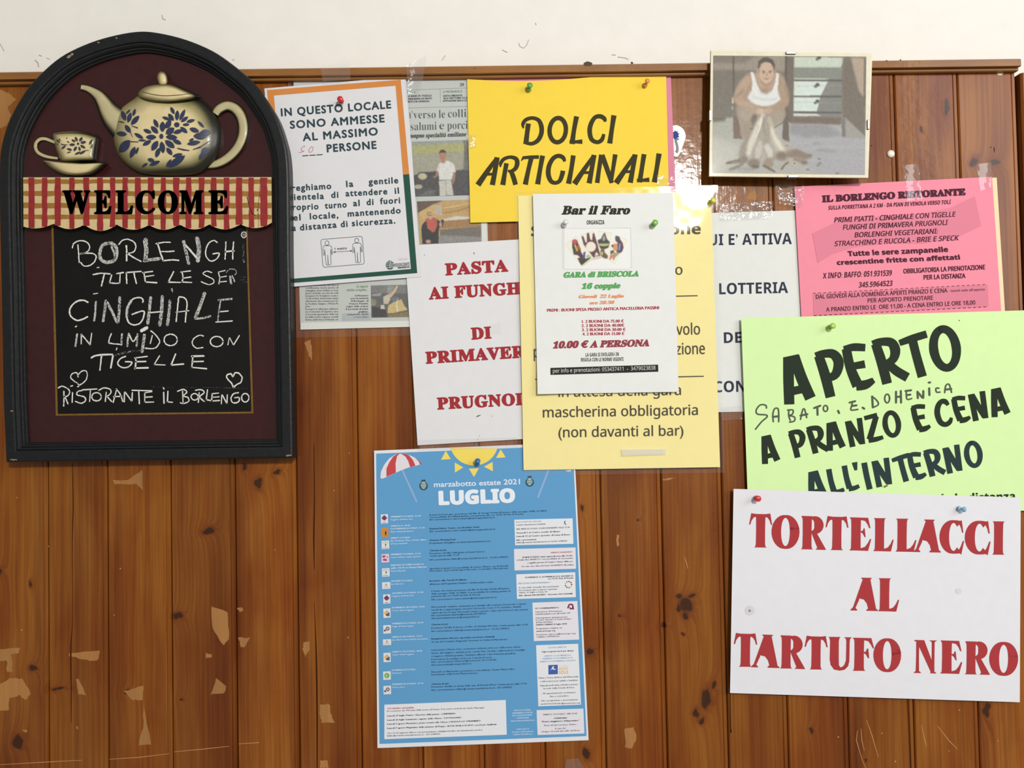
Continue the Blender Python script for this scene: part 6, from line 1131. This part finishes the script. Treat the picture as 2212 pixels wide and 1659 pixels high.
# hands and the hares laid on the floor
R.el(760, 800, 55, 34, (186, 168, 148), 3); R.el(840, 790, 50, 34, (176, 156, 136), 3); R.el(690, 855, 24, 20, (120, 100, 90), 2)
FUR, WH = (146, 136, 124), (198, 194, 182)
R.line([(770, 850, 60), (710, 960, 70), (670, 1060, 76), (600, 1200, 120), (540, 1330, 80)], FUR, 80, 3, sm=4); R.line([(790, 830, 40), (740, 940, 60), (690, 1060, 70), (650, 1200, 90), (610, 1310, 40)], WH, 60, 3, sm=4)
R.line([(800, 860, 50), (800, 980, 80), (780, 1100, 90), (730, 1240, 130), (700, 1380, 110)], (158, 152, 142), 80, 3, sm=4); R.line([(770, 1140, 50), (740, 1240, 80), (720, 1340, 50)], (182, 180, 170), 80, 4, sm=4)
R.line([(830, 860, 50), (860, 1000, 70), (820, 1150, 90), (860, 1260, 110), (880, 1370, 110)], (154, 146, 134), 80, 3, sm=4); R.line([(815, 1180, 60), (860, 1260, 80), (870, 1330, 50)], (190, 188, 180), 80, 4, sm=4)
R.line([(850, 860, 40), (890, 1000, 50), (900, 1100, 60), (980, 1220, 90), (1060, 1300, 80)], (176, 168, 154), 80, 3, sm=4); R.line([(880, 980, 30), (900, 1060, 40), (960, 1170, 60), (1020, 1250, 40)], (204, 198, 184), 80, 3, sm=4); R.line([(770, 870, 20), (740, 990, 26), (700, 1090, 24)], (214, 208, 192), 24, 2, sm=3); R.line([(735, 960, 6), (700, 1080, 8)], (150, 138, 124), 8, 2, .7)
R.line([(800, 870), (790, 960), (800, 1060)], (120, 112, 104), 14, 3, .7, sm=3)
R.el(1000, 1310, 70, 50, (122, 108, 96), 5); R.line([(1060, 1290, 80), (1160, 1280, 100), (1260, 1310, 80), (1340, 1310, 30)], (130, 116, 102), 70, 4, sm=4); R.el(1190, 1350, 60, 36, (140, 126, 112), 4); R.el(1150, 1395, 34, 26, (182, 172, 158), 2); R.el(1150, 1395, 12, 10, (90, 80, 74), 1); R.el(1260, 1385, 40, 24, (116, 104, 94), 3)
R.el(560, 1360, 56, 44, (130, 120, 108), 4); R.line([(360, 1405, 20), (440, 1390, 40), (520, 1375, 36)], (108, 98, 88), 30, 2, sm=3); R.line([(420, 1398, 8), (500, 1380, 12)], (160, 150, 136), 12, 2); R.el(680, 1400, 70, 50, (124, 114, 102), 4); R.line([(400, 1480), (500, 1440), (560, 1400)], (112, 104, 94), 26, 3, sm=3); R.el(700, 1440, 46, 18, (90, 82, 76), 3)
R.el(850, 1400, 60, 56, (146, 132, 116), 4); R.line([(780, 1420, 20), (860, 1460, 30), (930, 1500, 16)], (112, 100, 88), 24, 2, sm=3); R.line([(1080, 1380, 20), (1030, 1420, 20), (1000, 1470, 22)], (104, 94, 86), 20, 2, sm=3); R.line([(960, 1410), (1060, 1370), (1120, 1350)], (170, 160, 146), 14, 2, sm=3)
for x, y in [(1330, 1300), (1430, 1340), (1440, 1390), (1420, 1415), (1300, 1465), (1640, 1505), (1060, 1190), (650, 1000)]: R.el(x, y, 22, 9, (104, 98, 92), 2, .8)
for x, y, rx in [(600, 1470, 120), (1000, 1350, 60)]: R.el(x, y, rx, 18, (132, 124, 114), 5, .5)
R.line([(1030, 1130, 30), (1080, 1210, 60), (1100, 1270, 40)], (168, 160, 148), 40, 8, .6)
R.img = (R.img - 128) * 1.08 + 130; R.grain(2.2, 5, 1)
FP.raster('picture', R, 'faded colour print of a seated person in a white vest', off=.0002)
plate('glass', [(1537, 109), (1883.5, 115.5), (1874.5, 383), (1533, 379.5)], HG + .0006, HG + .0014, film('picture_glass', 5, .02, .0, .05, .0002), PF)
M_st = mat('steel_clip', (226, 226, 214), .3, .5, metal=.4); MGR = mat('clip_edge', (90, 90, 84), .4, .5, metal=.6)
for (x, y), (ax, ay) in [((1709, 113.5), (10, 2.2)), ((1713.5, 380.5), (10, 1.8)), ((1534.6, 249), (1.5, 10.5)), ((1876.5, 268.5), (1.7, 9.5))]:
    c_ = plate('clip', [(x - ax - .6, y - ay - .6), (x + ax + .6, y - ay - .6), (x + ax + .6, y + ay + .6), (x - ax - .6, y + ay + .6)], .0130, HG + .0018, MGR, PF)
    plate('clip_face', [(x - ax, y - ay), (x + ax, y - ay), (x + ax, y + ay), (x - ax, y + ay)], HG + .0018, HG + .0021, M_st, c_)

# ------------------------------------------------------------------ wall hook
zx = Z(1420, 240, 6.144)
HK = thing('wall_hook', 'white teardrop stick-on hook with a blue flower, half hidden by the pink sheet', 'hook', W(1466, 305, .0005))
tear = [(220, 190), (280, 195), (340, 235), (372, 300), (374, 350), (350, 430), (310, 530), (280, 590), (250, 605), (215, 590), (180, 530), (130, 430), (100, 350), (105, 290), (140, 230)]
plate('hook_plate', spline(tear, 3, True), .0002, .0008, mat('white_plastic', (232, 230, 224), .35, .5, coat=.3), HK, zx)
mesh('flower_sticker', WW([p[:2] for p in zx([(240 + (54 if k % 2 else 38) * math.cos(k * math.pi / 9), 320 + (68 if k % 2 else 50) * math.sin(k * math.pi / 9)) for k in range(18)])], .00085), [tuple(range(18))], ink((64, 74, 140)), HK)
mesh('leaf_sticker', WW([p[:2] for p in zx([(225, 390), (250, 360), (300, 365), (275, 385), (240, 400)])], .0009), [tuple(range(5))], ink((90, 150, 150)), HK)
V_, F_ = ribbon(zx([(243, 395, 5), (262, 460, 5), (265, 520, 6), (250, 548, 7)]), sm=4); V_ = WW(V_, .0009); n_ = len(V_); V2 = V_.copy(); V2[:, 1] -= .0004
mesh('hook_arm', np.vstack([V_, V2]), F_ + [tuple(i + n_ for i in f) for f in F_] + [(2 * i, 2 * i + 2, 2 * i + 2 + n_, 2 * i + n_) for i in range(n_ // 2 - 1)] + [(2 * i + 1, 2 * i + 3, 2 * i + 3 + n_, 2 * i + 1 + n_) for i in range(n_ // 2 - 1)], mat('brown_metal', (74, 58, 48), .4, .5), HK)

# ------------------------------------------------------------------ sleeves and sticky tape
def filmsheet(name, label, cat, Qp, h, m, nx=10, ny=10, wob=.0004, seed=0, bend=None):
    tl, tr, br, bl = [np.array(p, float) for p in Qp]; G_ = []; H_ = []; r = random.Random(seed); ph = [r.uniform(0, 6) for _ in range(4)]
    for j in range(ny + 1):
        for i in range(nx + 1):
            u, v = i / nx, j / ny; G_.append((tl * (1 - u) + tr * u) * (1 - v) + (bl * (1 - u) + br * u) * v)
            H_.append(h + wob * (1.0 + .6 * math.sin(7 * u + ph[0] + 3 * v) + .4 * math.sin(9 * v + ph[1])) + (bend(u, v) if bend else 0))
    V_ = WW(np.array(G_), np.array(H_)); c = V_.mean(0); k = nx + 1
    o = mesh(name, V_, [(j * k + i, (j + 1) * k + i, (j + 1) * k + i + 1, j * k + i + 1) for j in range(ny) for i in range(nx)], m, smooth=True, local=tuple(c))
    return tag(o, label, cat)
FS = film('clear_sleeve', 22, .032, .03, .3, .003); FT = film('sticky_tape', 70, .06, .05, .6, .003); FC = film('crumpled_tape', 90, .11, .05, 1.0, .006)
filmsheet('plastic_sleeve', 'clear plastic sleeve around the grey newspaper page', 'sleeve', [(622, 168), (1062, 158), (1082, 722), (640, 729)], .0020, FS, 16, 20, .0002)
filmsheet('plastic_sleeve', 'clear plastic sleeve around the large pale yellow sheet', 'sleeve', [(1112, 411), (1551, 400), (1566, 1021), (1131, 1027)], .0058, FS, 16, 20, .0002, 4, bend=lambda u, v: .0012 * math.exp(-((u - 1) ** 2 + v ** 2) * 40))
TP = [('crumpled clear tape over the top moulding above the newspaper page', [(877, 140), (921, 121), (909, 200), (882, 205)], .0125, FC, .0012),
      ('clear tape over the moulding above the bordered notice', [(692, 143), (755, 135), (757, 172), (697, 176)], .0105, FT, .0004),
      ('clear tape on the middle of the pink flyer top edge', [(1950, 357), (1984, 354), (1992, 430), (1960, 434)], .0036, FT, .0004),
      ('clear tape near the right top corner of the pink flyer', [(2109, 355), (2142, 350), (2141, 405), (2118, 412)], .0036, FT, .0004),
      ('clear tape on the left top corner of the pink flyer', [(1680, 412), (1737, 400), (1733, 448), (1684, 440)], .0040, FC, .0005),
      ('wide clear tape along the top of the lottery notice', [(1553, 441), (1671, 434), (1668, 472), (1556, 476)], .0030, FC, .0004),
      ('loose clear tape below the framed photograph', [(1673, 390), (1722, 392), (1718, 440), (1678, 428)], .0014, FT, .0004),
      ('scrap of clear tape under the lottery notice', [(1556, 880), (1607, 874), (1603, 905), (1560, 909)], .0028, FT, .0003),
      ('clear tape across the bottom of the tall white sheet', [(900, 950), (1118, 944), (1119, 968), (902, 973)], .0034, FT, .0003),
      ('short clear tape low on the large pale yellow sheet', [(1343, 970), (1441, 969), (1439, 982), (1344, 985)], .0066, film('tape_painted_sheen', 40, .08, .45, .3, .002), .0002),  # strong white haze paints the whitish reflection into this tape
      ('small shiny tape on the left edge of the bright yellow notice', [(1009, 288), (1030, 292), (1028, 318), (1010, 322)], .0042, FC, .0008),
      ('clear tape at the right edge of the bright yellow notice', [(1418, 378), (1475, 385), (1472, 418), (1422, 416)], .0055, FT, .0006),
      ('scrap of clear tape at the bottom edge between blue poster and boards', [(1224, 1640), (1250, 1638), (1262, 1662), (1220, 1664)], .0008, FC, .0006)]
for k, (lab, q, h, m, wb) in enumerate(TP):
    filmsheet('adhesive_tape', lab, 'tape', q, h, m, 8, 6, wb, k + 20)

# ------------------------------------------------------------------ pins
def pin(px, py, h, rgb, label, tilt=(0, 0), L_=.0095, rad=.0031, flat_=False, group=None, glassy=0):
    a_ = Vector((tilt[0], -1, tilt[1])).normalized(); head = W(px, py, h + L_ * .8); base = head - a_ * (L_ * .8 / a_.y * -1) if False else head + a_ * (-(L_ * .8) / (-a_.y))
    r = thing('push_pin', label, 'pin', base, group); M_ = a_.to_track_quat('Z', 'Y').to_matrix()
    def lathe(name, prof_, m):
        V_ = []; n_ = 16
        for rr_, t_ in prof_:
            for i in range(n_):
                an = 2 * math.pi * i / n_; V_.append(tuple(M_ @ Vector((rr_ * math.cos(an), rr_ * math.sin(an), t_)) + base))
        F2 = [(k * n_ + i, k * n_ + (i + 1) % n_, (k + 1) * n_ + (i + 1) % n_, (k + 1) * n_ + i) for k in range(len(prof_) - 1) for i in range(n_)]
        F2 += [tuple(range(n_ * (len(prof_) - 1), n_ * len(prof_))), tuple(range(n_ - 1, -1, -1))]
        return mesh(name, V_, F2, m, r, smooth=True)
    mp = mat('pin_plastic', rgb, .3, .5, coat=.4, trans=glassy)
    if flat_:
        r.name = 'thumbtack'; lathe('cap', [(rad, 0), (rad * 1.02, .0006), (rad * .9, .0013), (rad * .5, .0019), (rad * .1, .002)], mp); return
    lathe('needle', [(.00045, -.0003), (.0005, L_ * .35)], mat('pin_steel', (190, 190, 190), .25, .5, metal=1))
    lathe('grip', [(rad * .75, L_ * .28), (rad * .95, L_ * .34), (rad * .8, L_ * .42), (rad * .5, L_ * .5), (rad * .5, L_ * .62), (rad * .8, L_ * .74), (rad, L_ * .82), (rad, L_ * .92), (rad * .85, L_ * .99), (rad * .4, L_ * 1.03), (rad * .05, L_ * 1.04)], mp)
pin(735, 214.5, .0039, (206, 44, 46), 'red push pin at the top of the orange and green bordered notice')
pin(1145, 183, .0033, (98, 168, 84), 'green push pin at the top of the bright yellow notice', (.25, .55))
pin(1399, 174, .0033, (226, 150, 84), 'orange push pin near the right top corner of the bright yellow notice', (.3, .5), rad=.0027)
pin(1223, 478, .0074, (222, 222, 224), 'clear whitish push pin at the left top of the card-tournament notice', (.35, .55), rad=.0030)
pin(1415, 481, .0074, (126, 186, 66), 'green push pin at the right top of the card-tournament notice', (.1, .15))
pin(1541, 432.5, .0060, (212, 208, 74), 'yellow push pin at the right top corner of the plastic sleeve', (.35, .2))
pin(1799, 704, .0054, (166, 200, 78), 'lime green push pin near the top left of the light green notice', (.25, .2))
pin(1637.5, 1077, .0074, (206, 52, 62), 'red push pin at the left top of the large white sheet', (.05, .05))
pin(2086, 1101, .0074, (128, 180, 208), 'pale blue push pin at the right top of the large white sheet', (.75, -.12), rad=.0029)
pin(1032, 994, .0025, (46, 108, 170), 'blue push pin in the sun of the blue poster', (.12, .75), L_=.0105, rad=.0029)
pin(1916, 1049, .0054, (168, 92, 70), 'tiny rusty pin stub under the brush capitals of the light green notice', (.3, .5), L_=.005, rad=.0010)
pin(1932, 327.5, .0001, (232, 226, 212), 'flat white thumbtack on the bare boards right of the framed photograph', rad=.0040, flat_=True)
